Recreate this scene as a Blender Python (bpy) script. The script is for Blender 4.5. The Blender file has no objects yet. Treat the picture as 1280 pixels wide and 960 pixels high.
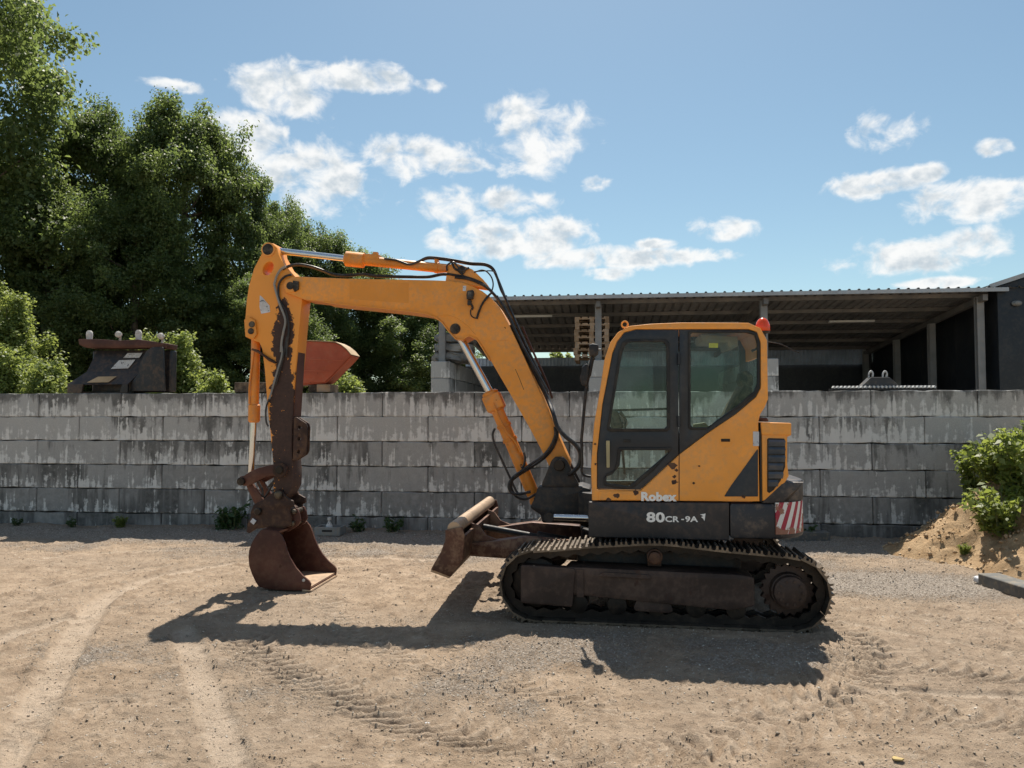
import bpy, bmesh, math, random
import numpy as np
from mathutils import Vector, Matrix, Euler

R = math.radians
scene = bpy.context.scene
COL = scene.collection
random.seed(7)

# ------------------------------------------------------------------ camera
CAM_H = 1.83
FPX = 960.0                       # focal length in photo pixels (1280 wide)
cam_data = bpy.data.cameras.new('camera')
cam_data.sensor_width = 36.0
cam_data.lens = 36.0 * FPX / 1280.0
cam_data.clip_end = 3000.0
cam = bpy.data.objects.new('camera', cam_data)
COL.objects.link(cam)
cam.location = (0, 0, CAM_H)
cam.rotation_euler = (R(90 + 2.42), 0, R(6.74))
scene.camera = cam
CAM_R = Euler((R(90 + 2.42), 0, R(6.74))).to_matrix()

# ------------------------------------------------------------------ light
SUN_EL, SUN_AZ = 60.3, -1.5        # azimuth from +Y towards +X
EXPOSURE = 0.55
world = bpy.data.worlds.new('World')
scene.world = world
world.use_nodes = True
sun_data = bpy.data.lights.new('sun', 'SUN')
sun_data.energy = 5.0
sun_data.angle = R(0.55)
sun_data.color = (1.0, 0.93, 0.82)
sun = bpy.data.objects.new('sun', sun_data)
COL.objects.link(sun)
sdir = Vector((math.sin(R(SUN_AZ)) * math.cos(R(SUN_EL)), math.cos(R(SUN_AZ)) * math.cos(R(SUN_EL)), math.sin(R(SUN_EL))))
sun.rotation_euler = sdir.to_track_quat('Z', 'Y').to_euler()
sun.location = (5, 40, 60)
scene.view_settings.view_transform = 'Standard'
scene.view_settings.look = 'None'
scene.view_settings.exposure = EXPOSURE
scene.view_settings.gamma = 1.0
scene.render.engine = 'CYCLES'
scene.cycles.transparent_max_bounces = 16
scene.cycles.max_bounces = 8

def ray(px, py):
    return CAM_R @ Vector(((px - 640) / FPX, (480 - py) / FPX, -1.0))

def U(px, py, d):
    """world point seen at photo pixel (px, py) on the plane y = d (metres in front of the camera, along the wall's normal)"""
    v = ray(px, py)
    return Vector((0, 0, CAM_H)) + v * (d / v.y)

def G(px, py, z=0.0):
    """point of the ground seen at a photo pixel"""
    v = ray(px, py)
    return Vector((0, 0, CAM_H)) + v * ((z - CAM_H) / v.z)

def build_sky():
    nt = world.node_tree
    N, L = nt.nodes, nt.links
    N.clear()
    out = N.new('ShaderNodeOutputWorld')
    bg = N.new('ShaderNodeBackground')
    STR = 0.085
    SKY_TINT = (0.90, 0.985, 0.89)      # the camera's white balance
    bg.inputs['Strength'].default_value = STR
    sky = N.new('ShaderNodeTexSky')
    sky.sky_type = 'NISHITA'
    sky.sun_disc = False
    sky.sun_elevation = R(SUN_EL)
    sky.sun_rotation = R(SUN_AZ)
    sky.air_density = 1.0
    sky.dust_density = 0.6
    sky.ozone_density = 1.5
    tc = N.new('ShaderNodeTexCoord')
    def math_(op, a, b=None, clamp=False):
        n = N.new('ShaderNodeMath'); n.operation = op; n.use_clamp = clamp
        for i, s in enumerate((a, b)):
            if s is None: continue
            if isinstance(s, (int, float)): n.inputs[i].default_value = s
            else: L.new(s, n.inputs[i])
        return n.outputs[0]
    def vmath(op, a, b=None):
        n = N.new('ShaderNodeVectorMath'); n.operation = op
        for i, s in enumerate((a, b)):
            if s is None: continue
            if isinstance(s, (tuple, Vector)): n.inputs[i].default_value = tuple(s)
            else: L.new(s, n.inputs[i])
        return n
    def noise(vec, scale, detail, rough=0.55):
        n = N.new('ShaderNodeTexNoise'); n.inputs['Scale'].default_value = scale
        n.inputs['Detail'].default_value = detail; n.inputs['Roughness'].default_value = rough
        L.new(vec, n.inputs['Vector']); return n
    d0 = tc.outputs['Generated']
    # the clouds of the day: centre in the photo, half width, half height (pixels)
    clouds = [(220,108,40,7),(350,116,62,30),(425,96,46,18),(482,101,46,15),(535,105,24,8),(300,168,62,33),
              (388,222,80,44),(520,200,74,26),(580,207,40,11),(672,172,72,44),(638,140,36,16),(560,258,52,26),(645,252,54,18),
              (606,300,86,25),(690,296,60,30),(740,322,90,17),(822,322,76,13),(905,288,40,17),(885,318,40,10),(755,342,34,10),(745,229,22,9),(820,305,26,7),
              (1106,163,40,21),(1244,184,24,10),(1090,231,58,15),(1157,217,24,10),(1205,252,74,24),(1262,240,40,16),(1150,320,84,22),(1212,306,46,20),(1170,354,50,8)]
    field = None
    for cx, cy, rx, ry in clouds:
        c = ray(cx, cy).normalized()
        rxx, rzz = rx / FPX * 0.92, ry / FPX * 0.98
        k = Vector((1 / rxx, 1 / rxx, 1 / rzz))
        m = N.new('ShaderNodeVectorMath'); m.operation = 'MULTIPLY_ADD'
        L.new(d0, m.inputs[0]); m.inputs[1].default_value = k; m.inputs[2].default_value = (-c.x * k.x, -c.y * k.y, -c.z * k.z)
        b = vmath('LENGTH', m.outputs[0]).outputs['Value']
        field = b if field is None else math_('MINIMUM', field, b)
    field = math_('MULTIPLY', math_('SUBTRACT', 1.0, field), 2.0)
    # scattered cloud over the rest of the sky, away from the part the photograph records
    gen = noise(vmath('MULTIPLY', d0, (3.2, 3.2, 7.0)).outputs[0], 1.0, 2.0)
    fdot = N.new('ShaderNodeVectorMath'); fdot.operation = 'DOT_PRODUCT'
    L.new(d0, fdot.inputs[0]); fdot.inputs[1].default_value = tuple(ray(640, 300).normalized())
    away = N.new('ShaderNodeMapRange'); away.inputs[1].default_value = 0.70; away.inputs[2].default_value = 0.5
    L.new(fdot.outputs['Value'], away.inputs[0])
    g2 = math_('MULTIPLY', math_('SUBTRACT', gen.outputs['Fac'], 0.55), 5.0)
    g3 = math_('SUBTRACT', math_('MULTIPLY', g2, away.outputs[0]), math_('MULTIPLY', math_('SUBTRACT', 1.0, away.outputs[0]), 4.0))
    field = math_('MAXIMUM', math_('MAXIMUM', field, -4.0), math_('MINIMUM', g3, 0.8))
    n1 = noise(vmath('MULTIPLY', d0, (1, 1, 1.35)).outputs[0], 26.0, 8.0, 0.57)
    n1.inputs['Distortion'].default_value = 0.35
    lit = vmath('ADD', vmath('MULTIPLY', d0, (1, 1, 1.35)).outputs[0], (0.0, 0.0, 0.02)).outputs[0]
    n3 = noise(lit, 26.0, 4.0, 0.57)
    dens = math_('ADD', math_('MINIMUM', field, 0.85), math_('MULTIPLY', math_('SUBTRACT', n1.outputs['Fac'], 0.47), 4.6))
    mr = N.new('ShaderNodeMapRange'); mr.interpolation_type = 'SMOOTHSTEP'
    mr.inputs[1].default_value = -0.05; mr.inputs[2].default_value = 1.3
    L.new(dens, mr.inputs[0])
    # thick middles are greyer, and so are undersides (less cloud just below than above)
    core = N.new('ShaderNodeMapRange'); core.interpolation_type = 'SMOOTHSTEP'
    core.inputs[1].default_value = 0.6; core.inputs[2].default_value = 2.0
    up = math_('MULTIPLY', math_('SUBTRACT', n3.outputs['Fac'], n1.outputs['Fac']), 5.0)
    L.new(math_('ADD', dens, up), core.inputs[0])
    cc = N.new('ShaderNodeMix'); cc.data_type = 'RGBA'
    L.new(core.outputs[0], cc.inputs['Factor'])
    cc.inputs['A'].default_value = (0.68 / STR, 0.68 / STR, 0.67 / STR, 1)
    cc.inputs['B'].default_value = (0.39 / STR, 0.44 / STR, 0.48 / STR, 1)
    tint = vmath('MULTIPLY', sky.outputs[0], SKY_TINT).outputs[0]
    mx = N.new('ShaderNodeMix'); mx.data_type = 'RGBA'
    L.new(math_('MULTIPLY', mr.outputs[0], 0.95), mx.inputs['Factor'])
    L.new(tint, mx.inputs['A'])
    L.new(cc.outputs['Result'], mx.inputs['B'])
    L.new(mx.outputs['Result'], bg.inputs['Color'])
    L.new(bg.outputs[0], out.inputs[0])
build_sky()

# ------------------------------------------------------------------ geometry helpers
WLOC = {}                       # object name -> world position of its origin

def tag(o, label=None, cat=None, group=None, kind=None):
    if label: o['label'] = label
    if cat: o['category'] = cat
    if group: o['group'] = group
    if kind: o['kind'] = kind
    return o

def empty(name, loc, label=None, cat=None, group=None, kind=None, parent=None):
    o = bpy.data.objects.new(name, None)
    COL.objects.link(o)
    o.empty_display_size = 0.2
    o.location = loc
    WLOC[o.name] = Vector(loc)
    if parent is not None:
        o.parent = parent
        o.location = Vector(loc) - WLOC[parent.name]
    return tag(o, label, cat, group, kind)

def link_mesh(name, me, origin, mat, parent=None):
    o = bpy.data.objects.new(name, me)
    COL.objects.link(o)
    WLOC[o.name] = Vector(origin)
    if mat is not None and not me.materials: me.materials.append(mat)
    if parent is not None:
        o.parent = parent
        o.location = Vector(origin) - WLOC[parent.name]
    else:
        o.location = origin
    return o

def again(src, parent, loc, rot=None):
    """a repeat that shares mesh data; loc is the world position of its origin"""
    o = src.copy()
    COL.objects.link(o)
    WLOC[o.name] = Vector(loc)
    o.parent = parent
    o.location = Vector(loc) - (WLOC[parent.name] if parent is not None else Vector())
    if rot is not None: o.rotation_euler = rot
    return o

def quads_mesh(name, verts, quads):
    """fast mesh from numpy arrays; quads (n,4) or tris (n,3)"""
    me = bpy.data.meshes.new(name)
    n, k = quads.shape
    me.vertices.add(len(verts)); me.vertices.foreach_set('co', np.ascontiguousarray(verts, dtype=np.float32).ravel())
    me.loops.add(n * k); me.loops.foreach_set('vertex_index', np.ascontiguousarray(quads, dtype=np.int32).ravel())
    me.polygons.add(n); me.polygons.foreach_set('loop_start', np.arange(0, n * k, k, dtype=np.int32))
    me.update(calc_edges=True)
    return me

def fillet(pts, r, seg=4):
    """round the corners of a closed 2D polygon; r is a number or one radius per corner"""
    out = []
    n = len(pts)
    for i in range(n):
        p0, p1, p2 = Vector(pts[i - 1]), Vector(pts[i]), Vector(pts[(i + 1) % n])
        rr = r[i] if isinstance(r, (list, tuple)) else r
        a, b = (p0 - p1), (p2 - p1)
        la, lb = a.length, b.length
        if rr <= 0 or la < 1e-6 or lb < 1e-6: out.append(tuple(p1)); continue
        a /= la; b /= lb
        ang = math.acos(max(-1, min(1, a.dot(b))))
        if ang > R(172): out.append(tuple(p1)); continue
        t = min(rr / math.tan(ang / 2), la * .48, lb * .48)
        s, e = p1 + a * t, p1 + b * t
        for k in range(seg + 1):
            u = k / seg
            out.append(tuple(s * (1 - u) ** 2 + p1 * 2 * u * (1 - u) + e * u ** 2))
    return out

def smooth(pts, n=6):
    """Catmull-Rom through 3D points"""
    P = [Vector(p) for p in pts]
    P = [P[0] * 2 - P[1]] + P + [P[-1] * 2 - P[-2]]
    out = []
    for i in range(1, len(P) - 2):
        for k in range(n):
            t = k / n
            a, b, c, d = P[i - 1], P[i], P[i + 1], P[i + 2]
            out.append(0.5 * ((2 * b) + (c - a) * t + (2 * a - 5 * b + 4 * c - d) * t * t + (3 * b - a - 3 * c + d) * t ** 3))
    out.append(P[-2])
    return out

def curve_fill(loops, half, bev):
    cu = bpy.data.curves.new('tmp', 'CURVE')
    cu.dimensions = '2D'; cu.fill_mode = 'BOTH'
    cu.extrude = max(half - bev, 0.0001); cu.bevel_depth = bev; cu.bevel_resolution = 1; cu.offset = -bev
    for lp in loops:
        sp = cu.splines.new('POLY'); sp.points.add(len(lp) - 1)
        for i, p in enumerate(lp): sp.points[i].co = (p[0], p[1], 0, 1)
        sp.use_cyclic_u = True
    ob = bpy.data.objects.new('tmp', cu)
    me = bpy.data.meshes.new_from_object(ob)
    v = [tuple(x.co) for x in me.vertices]
    f = [tuple(p.vertices) for p in me.polygons]
    bpy.data.objects.remove(ob); bpy.data.curves.remove(cu); bpy.data.meshes.remove(me)
    return v, f

class MB:
    def __init__(self): self.v, self.f = [], []
    def add(self, v, f):
        o = len(self.v)
        self.v += [Vector(p) for p in v]
        self.f += [tuple(i + o for i in q) for q in f]
        return self
    def box(self, lo, hi):
        x0, y0, z0 = lo; x1, y1, z1 = hi
        return self.add([(x0,y0,z0),(x1,y0,z0),(x1,y1,z0),(x0,y1,z0),(x0,y0,z1),(x1,y0,z1),(x1,y1,z1),(x0,y1,z1)],
                        [(0,3,2,1),(4,5,6,7),(0,1,5,4),(1,2,6,5),(2,3,7,6),(3,0,4,7)])
    def obox(self, c, size, mtx):
        s = Vector(size) / 2
        v = [Vector(c) + mtx @ Vector((a * s.x, b * s.y, e * s.z)) for e in (-1, 1) for a, b in ((-1,-1),(1,-1),(1,1),(-1,1))]
        return self.add(v, [(0,3,2,1),(4,5,6,7),(0,1,5,4),(1,2,6,5),(2,3,7,6),(3,0,4,7)])
    def bar(self, p0, p1, w, h, up=(0, 0, 1)):
        p0, p1 = Vector(p0), Vector(p1)
        x = (p1 - p0); L = x.length; x /= L
        z = Vector(up); y = z.cross(x)
        if y.length < 1e-4: y = Vector((0, 1, 0)).cross(x)
        y.normalize(); z = x.cross(y)
        return self.obox((p0 + p1) / 2, (L, w, h), Matrix((x, y, z)).transposed())
    def lathe(self, p0, axis, prof, seg=20):
        """prof: (distance along axis, radius)"""
        p0 = Vector(p0); a = Vector(axis).normalized()
        u = a.orthogonal().normalized(); w = a.cross(u)
        v = []
        for t, r in prof:
            for k in range(seg):
                an = 2 * math.pi * k / seg
                v.append(p0 + a * t + (u * math.cos(an) + w * math.sin(an)) * max(r, 1e-4))
        f = []
        for i in range(len(prof) - 1):
            for k in range(seg):
                k2 = (k + 1) % seg
                f.append((i * seg + k, i * seg + k2, (i + 1) * seg + k2, (i + 1) * seg + k))
        f.append(tuple(range(seg))[::-1]); n = (len(prof) - 1) * seg
        f.append(tuple(range(n, n + seg)))
        return self.add(v, f)
    def cyl(self, p0, p1, r, seg=20, bev=0.0):
        p0, p1 = Vector(p0), Vector(p1); L = (p1 - p0).length
        pr = [(0, r - bev), (bev, r), (L - bev, r), (L, r - bev)] if bev else [(0, r), (L, r)]
        return self.lathe(p0, p1 - p0, pr, seg)
    def sweep(self, pts, r, seg=8):
        P = [Vector(p) for p in pts]
        n = len(P); v, f = [], []
        t0 = (P[1] - P[0]).normalized(); u = t0.orthogonal().normalized()
        for i in range(n):
            t = (P[min(i + 1, n - 1)] - P[max(i - 1, 0)]).normalized()
            u = (u - t * u.dot(t)).normalized(); w = t.cross(u)
            rr = r[i] if isinstance(r, (list, tuple)) else r
            for k in range(seg):
                an = 2 * math.pi * k / seg
                v.append(P[i] + (u * math.cos(an) + w * math.sin(an)) * rr)
        for i in range(n - 1):
            for k in range(seg):
                k2 = (k + 1) % seg
                f.append((i * seg + k, i * seg + k2, (i + 1) * seg + k2, (i + 1) * seg + k))
        f.append(tuple(range(seg))[::-1]); f.append(tuple(range((n - 1) * seg, n * seg)))
        return self.add(v, f)
    def prism(self, pts, y0, y1, holes=(), bev=0.0):
        """outline in x,z pushed through from y0 to y1"""
        v, f = curve_fill([pts] + list(holes), abs(y1 - y0) / 2, bev)
        ym = (y0 + y1) / 2
        return self.add([(a, ym - c, b) for a, b, c in v], f)
    def slab(self, pts, z0, z1, holes=(), bev=0.0):
        """plan outline in x,y from z0 to z1"""
        v, f = curve_fill([pts] + list(holes), abs(z1 - z0) / 2, bev)
        zm = (z0 + z1) / 2
        return self.add([(a, b, zm + c) for a, b, c in v], f)
    def ribbon(self, path, th, y0, y1):
        """open x,z path thickened by th to its left and pushed from y0 to y1"""
        P = [Vector(p) for p in path]; n = len(P); I = []
        for i in range(n):
            t = (P[min(i + 1, n - 1)] - P[max(i - 1, 0)]).normalized()
            I.append(P[i] + Vector((-t.y, t.x)) * th)
        v = []
        for i in range(n):
            v += [(P[i].x, y0, P[i].y), (P[i].x, y1, P[i].y), (I[i].x, y1, I[i].y), (I[i].x, y0, I[i].y)]
        f = []
        for i in range(n - 1):
            a, b = i * 4, i * 4 + 4
            for k in range(4):
                k2 = (k + 1) % 4
                f.append((a + k, b + k, b + k2, a + k2))
        f.append((0, 1, 2, 3)); f.append(tuple(range((n - 1) * 4, n * 4))[::-1])
        return self.add(v, f)
    def build(self, name, mat, parent=None, bevel=0.0, ang=35, origin=None):
        v = np.array([tuple(p) for p in self.v])
        c = Vector((v.min(0) + v.max(0)) / 2) if origin is None else Vector(origin)
        me = bpy.data.meshes.new(name)
        me.from_pydata([tuple(p - c) for p in self.v], [], self.f)
        bm = bmesh.new(); bm.from_mesh(me)
        bmesh.ops.remove_doubles(bm, verts=bm.verts, dist=1e-5)
        bmesh.ops.recalc_face_normals(bm, faces=bm.faces)
        bm.to_mesh(me); bm.free()
        me.polygons.foreach_set('use_smooth', [True] * len(me.polygons))
        me.set_sharp_from_angle(angle=R(ang))
        o = link_mesh(name, me, c, mat, parent)
        if bevel:
            m = o.modifiers.new('edge', 'BEVEL'); m.width = bevel; m.segments = 2; m.limit_method = 'ANGLE'; m.angle_limit = R(40)
            m.harden_normals = False
        return o

def zx(pts, ox, oy, k, d):
    """photo crop coordinates -> (x, z) on the plane y = d"""
    out = []
    for a, b in pts:
        p = U(ox + a / k, oy + b / k, d); out.append((p.x, p.z))
    return out

def pxz(pts, d):
    return zx(pts, 0, 0, 1, d)

# ------------------------------------------------------------------ numpy noise
_rng = np.random.default_rng(11)
_T = _rng.random((256, 256)).astype(np.float64)
def vnoise(x, y):
    xi = np.floor(x).astype(int); yi = np.floor(y).astype(int)
    fx = x - xi; fy = y - yi
    fx = fx * fx * (3 - 2 * fx); fy = fy * fy * (3 - 2 * fy)
    a = _T[xi & 255, yi & 255]; b = _T[(xi + 1) & 255, yi & 255]
    c = _T[xi & 255, (yi + 1) & 255]; d = _T[(xi + 1) & 255, (yi + 1) & 255]
    return (a * (1 - fx) + b * fx) * (1 - fy) + (c * (1 - fx) + d * fx) * fy
def fbm(x, y, o=4, g=0.5):
    s = 0; a = 1; t = 0
    for i in range(o):
        s = s + a * vnoise(x * 2 ** i + 17.3 * i, y * 2 ** i + 9.1 * i); t += a; a *= g
    return s / t
# ------------------------------------------------------------------ materials
class NT:
    def __init__(self, name):
        self.m = bpy.data.materials.new(name); self.m.use_nodes = True
        self.t = self.m.node_tree; self.N = self.t.nodes; self.L = self.t.links
        self.N.clear()
        self.out = self.N.new('ShaderNodeOutputMaterial')
    def set(self, sock, v):
        if isinstance(v, (int, float)): sock.default_value = v
        elif isinstance(v, (tuple, list)):
            sock.default_value = tuple(v) + (1,) if len(v) == 3 and sock.type == 'RGBA' else tuple(v)
        elif v is not None: self.L.new(v, sock)
    def coord(self, kind='Object', scale=(1, 1, 1), rand=False):
        tc = self.N.new('ShaderNodeTexCoord').outputs[kind]
        if rand:
            oi = self.N.new('ShaderNodeObjectInfo')
            s = self.N.new('ShaderNodeMath'); s.operation = 'MULTIPLY'; s.inputs[1].default_value = 37.0
            self.L.new(oi.outputs['Random'], s.inputs[0])
            a = self.N.new('ShaderNodeVectorMath'); a.operation = 'ADD'
            self.L.new(tc, a.inputs[0]); self.L.new(s.outputs[0], a.inputs[1]); tc = a.outputs[0]
        if scale != (1, 1, 1):
            m = self.N.new('ShaderNodeVectorMath'); m.operation = 'MULTIPLY'
            self.L.new(tc, m.inputs[0]); m.inputs[1].default_value = scale; tc = m.outputs[0]
        return tc
    def noise(self, vec, scale, detail=4, rough=0.55, dist=0.0):
        n = self.N.new('ShaderNodeTexNoise')
        n.inputs['Scale'].default_value = scale; n.inputs['Detail'].default_value = detail
        n.inputs['Roughness'].default_value = rough; n.inputs['Distortion'].default_value = dist
        self.L.new(vec, n.inputs['Vector']); return n.outputs['Fac']
    def voro(self, vec, scale, feat='F1', out='Distance'):
        n = self.N.new('ShaderNodeTexVoronoi'); n.feature = feat; n.inputs['Scale'].default_value = scale
        self.L.new(vec, n.inputs['Vector']); return n.outputs[out]
    def mp(self, v, a, b, c=0.0, d=1.0, sm=True):
        n = self.N.new('ShaderNodeMapRange'); n.interpolation_type = 'SMOOTHSTEP' if sm else 'LINEAR'
        for i, x in enumerate((v, a, b, c, d)): self.set(n.inputs[i], x)
        return n.outputs[0]
    def math(self, op, a, b=None, c=None, clamp=False):
        n = self.N.new('ShaderNodeMath'); n.operation = op; n.use_clamp = clamp
        for i, x in enumerate((a, b, c)):
            if x is not None: self.set(n.inputs[i], x)
        return n.outputs[0]
    def mix(self, f, a, b):
        n = self.N.new('ShaderNodeMix'); n.data_type = 'RGBA'
        self.set(n.inputs['Factor'], f); self.set(n.inputs['A'], a); self.set(n.inputs['B'], b)
        return n.outputs['Result']
    def xyz(self, vec):
        n = self.N.new('ShaderNodeSeparateXYZ'); self.L.new(vec, n.inputs[0]); return n.outputs
    def bump(self, h, strength=0.3, dist=0.01):
        n = self.N.new('ShaderNodeBump'); n.inputs['Strength'].default_value = strength; n.inputs['Distance'].default_value = dist
        self.L.new(h, n.inputs['Height']); return n.outputs[0]
    def bsdf(self, col, rough=0.5, metal=0.0, bump=None, spec=0.5, **kw):
        b = self.N.new('ShaderNodeBsdfPrincipled')
        self.set(b.inputs['Base Color'], col); self.set(b.inputs['Roughness'], rough); self.set(b.inputs['Metallic'], metal)
        b.inputs['Specular IOR Level'].default_value = spec
        for k, v in kw.items(): self.set(b.inputs[k.replace('_', ' ')], v)
        if bump is not None: self.L.new(bump, b.inputs['Normal'])
        return b
    def done(self, sh):
        self.L.new(sh.outputs[0], self.out.inputs[0]); return self.m

def worn(name, base, rough=0.5, metal=0.0, dust=(0.32, 0.25, 0.17), dust_amt=0.25, chip=None, chip_amt=0.0, scale=1.0, bump=0.15, var=0.15, spec=0.4, chip_sc=7.0):
    """painted or bare surface with tone drift, dust and chipped patches"""
    t = NT(name); c = t.coord('Object', rand=True)
    n1 = t.noise(c, 2.3 * scale, 5); n2 = t.noise(c, 17 * scale, 6, 0.65); n3 = t.noise(c, 90 * scale, 3)
    dark = tuple(x * (1 - var * 1.6) for x in base); lite = tuple(min(1, x * (1 + var)) for x in base)
    col = t.mix(t.mp(n1, .3, .7), dark, lite)
    col = t.mix(t.math('MULTIPLY', t.mp(t.math('ADD', n2, t.math('MULTIPLY', n1, .6)), .72, 1.0), dust_amt * 2.0, clamp=True), col, dust)
    rg = t.mp(n2, .3, .8, rough * .85, min(1, rough * 1.25))
    h = t.math('ADD', t.math('MULTIPLY', n2, .5), t.math('MULTIPLY', n3, .5))
    if chip:
        k = t.noise(c, chip_sc * scale, 8, 0.68)
        f = t.mp(k, 1 - chip_amt, 1 - chip_amt + .02)
        cc = t.mix(n2, tuple(x * .6 for x in chip), chip)
        col = t.mix(f, col, cc); rg = t.mix(f, rg, (.8, .8, .8))
        h = t.math('SUBTRACT', h, t.math('MULTIPLY', f, .8))
    return t.done(t.bsdf(col, rg, metal, t.bump(h, bump, .004), spec))

M = {}
ORANGE = (0.85, 0.325, 0.042)
M['orange'] = worn('machine_paint', ORANGE, .42, dust_amt=.16, chip=(0.10, .035, .018), chip_amt=.292, var=.07, bump=.06, spec=.45)
M['faded'] = worn('faded_paint', tuple(x * .9 for x in ORANGE), .5, dust_amt=.08, var=.05, bump=.03)
M['cab_paint'] = worn('cab_paint', (0.89, 0.355, 0.052), .34, dust_amt=.12, chip=(0.09, .03, .016), chip_amt=.262, var=.06, bump=.04, spec=.5, chip_sc=5)
M['cyl_paint'] = worn('cylinder_paint', (0.80, .28, .035), .42, dust_amt=.2, chip=(.10, .04, .02), chip_amt=.33, var=.15, bump=.12)
M['charcoal'] = worn('charcoal_paint', (0.020, 0.025, 0.033), .42, dust_amt=.03, chip=(.10, .06, .04), chip_amt=.22, var=.15, bump=.05)
M['skirt'] = worn('skirt_paint', (0.019, 0.020, 0.025), .45, dust=(.12, .08, .06), dust_amt=.22, chip=(.15, .08, .05), chip_amt=.27, var=.2, bump=.15)
M['cw'] = worn('counterweight_paint', (0.034, 0.036, 0.044), .5, dust=(.2, .15, .11), dust_amt=.25, chip=(.22, .17, .14), chip_amt=.34, var=.2, bump=.25)
M['black'] = worn('black_steel', (0.013, 0.013, 0.015), .55, dust=(.10, .07, .05), dust_amt=.25, var=.2)
M['rubber'] = worn('hose_rubber', (0.014, 0.014, 0.016), .42, dust=(.13, .10, .08), dust_amt=.18, var=.2, bump=.05)
M['gasket'] = worn('window_gasket', (0.008, 0.008, 0.009), .5, dust_amt=.05)
M['rust'] = worn('rusty_steel', (0.10, 0.038, 0.026), .55, .3, dust=(.17, .095, .06), dust_amt=.22, chip=(.12, .05, .03), chip_amt=.36, var=.25, bump=.2)
M['rust_dark'] = worn('dark_worn_steel', (0.055, 0.027, 0.02), .6, .3, dust=(.16, .09, .05), dust_amt=.3, var=.3, bump=.3)
M['blade'] = worn('blade_steel', (0.095, .042, .028), .55, .35, dust=(.26, .16, .10), dust_amt=.4, var=.3, bump=.25)
M['edge'] = worn('polished_sunlit_edge', (0.46, .34, .24), .45, .4, dust=(.45, .30, .19), dust_amt=.35, var=.2, bump=.2)  # worn pale edge steel; also paints sunlight on bucket floor and blade tube
M['track'] = worn('track_steel', (0.022, .018, .016), .5, .4, dust=(.09, .065, .045), dust_amt=.2, var=.35, bump=.35)
M['trackframe'] = worn('track_frame_paint', (0.050, .031, .025), .6, .1, dust=(.12, .08, .06), dust_amt=.3, chip=(.085, .045, .032), chip_amt=.38, var=.3, bump=.25)
M['chrome'] = NT('chrome_rod'); M['chrome'] = M['chrome'].done(M['chrome'].bsdf((.62, .63, .65), .16, 1.0))
M['steel'] = worn('galvanised_steel', (0.30, .31, .32), .5, .5, dust_amt=.15, var=.12)
M['shed_steel'] = worn('grey_post_paint', (0.22, .225, .23), .55, .1, dust_amt=.12, var=.12)
M['white'] = worn('white_lettering', (0.88, .88, .86), .5, dust_amt=.05, chip=(.05, .05, .05), chip_amt=.26, var=.04, chip_sc=30)
M['shoe'] = worn('worn_shoe_steel', (0.17, .145, .12), .48, .85, dust=(.12, .09, .065), dust_amt=.25, var=.3, bump=.3)
M['hood'] = worn('dark_grey_steel', (0.07, .07, .072), .6, .2, dust_amt=.2, var=.2)
M['louver'] = worn('louver_plastic', (0.075, .095, .125), .45, dust_amt=.08)
M['purlin'] = worn('purlin_steel', (0.14, .14, .14), .6, .1, dust_amt=.12, var=.15)
M['kerb'] = worn('grey_kerb', (0.13, .13, .125), .9, dust_amt=.3, var=.2, bump=.3)
M['decal'] = worn('faded_decal', (0.62, .64, .68), .5, dust_amt=.2, chip=(.12, .13, .16), chip_amt=.4, chip_sc=26)
M['leaf_litter'] = worn('dry_leaf', (.45, .33, .13), .8, dust_amt=.2)
M['yellow'] = worn('yellow_sticker', (0.75, .55, .03), .5, dust_amt=.1)
M['handle'] = worn('handle_yellowed', (0.42, .36, .20), .5, dust_amt=.1)
M['seat'] = worn('seat_fabric', (0.008, .008, .009), .85, dust_amt=.2, bump=.3)
M['plastic'] = worn('interior_plastic', (0.05, .05, .052), .55, dust=(.3, .26, .2), dust_amt=.3)
M['greyplastic'] = worn('grey_plastic', (0.22, .23, .23), .6, dust_amt=.25)
M['orange_rust'] = worn('red_oxide_paint', (0.42, .085, .035), .6, dust_amt=.08, chip=(.06, .02, .014), chip_amt=.34, var=.15, bump=.15, chip_sc=9)
M['black_bucket'] = worn('black_bucket_paint', (0.022, .021, .022), .45, dust=(.14, .085, .05), dust_amt=.22, var=.2)
M['pinhead'] = worn('greased_pin', (0.03, .022, .018), .4, .5, dust_amt=.15)
M['wood'] = worn('weathered_wood', (0.29, .19, .11), .85, dust=(.3, .25, .2), dust_amt=.4, var=.3, bump=.4)
M['darkwood'] = worn('dark_timber', (0.065, .045, .032), .85, dust_amt=.25, var=.3, bump=.4)
M['tarp'] = worn('grey_tarpaulin', (0.23, .235, .235), .6, dust_amt=.2, var=.3, bump=.3)
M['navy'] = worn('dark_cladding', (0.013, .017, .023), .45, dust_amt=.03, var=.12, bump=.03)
M['blue_sheet'] = worn('blue_grey_sheet', (0.36, .45, .58), .5, dust_amt=.1, var=.15)
M['roof_sheet'] = worn('roof_sheet', (0.24, .25, .255), .6, .1, dust=(.2, .16, .12), dust_amt=.3, var=.2, bump=.1)
M['roof_trim'] = worn('roof_trim', (0.36, .39, .42), .5, .2, dust_amt=.1, var=.1)
M['lampglass'] = worn('lamp_lens', (0.5, .5, .48), .3, dust_amt=.1)
M['whiteball'] = worn('white_rope', (0.55, .53, .5), .8, dust_amt=.3, bump=.5)
M['stone_pale'] = worn('pale_stone', (.35, .3, .25), .9, dust_amt=.3, var=.3)

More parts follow.
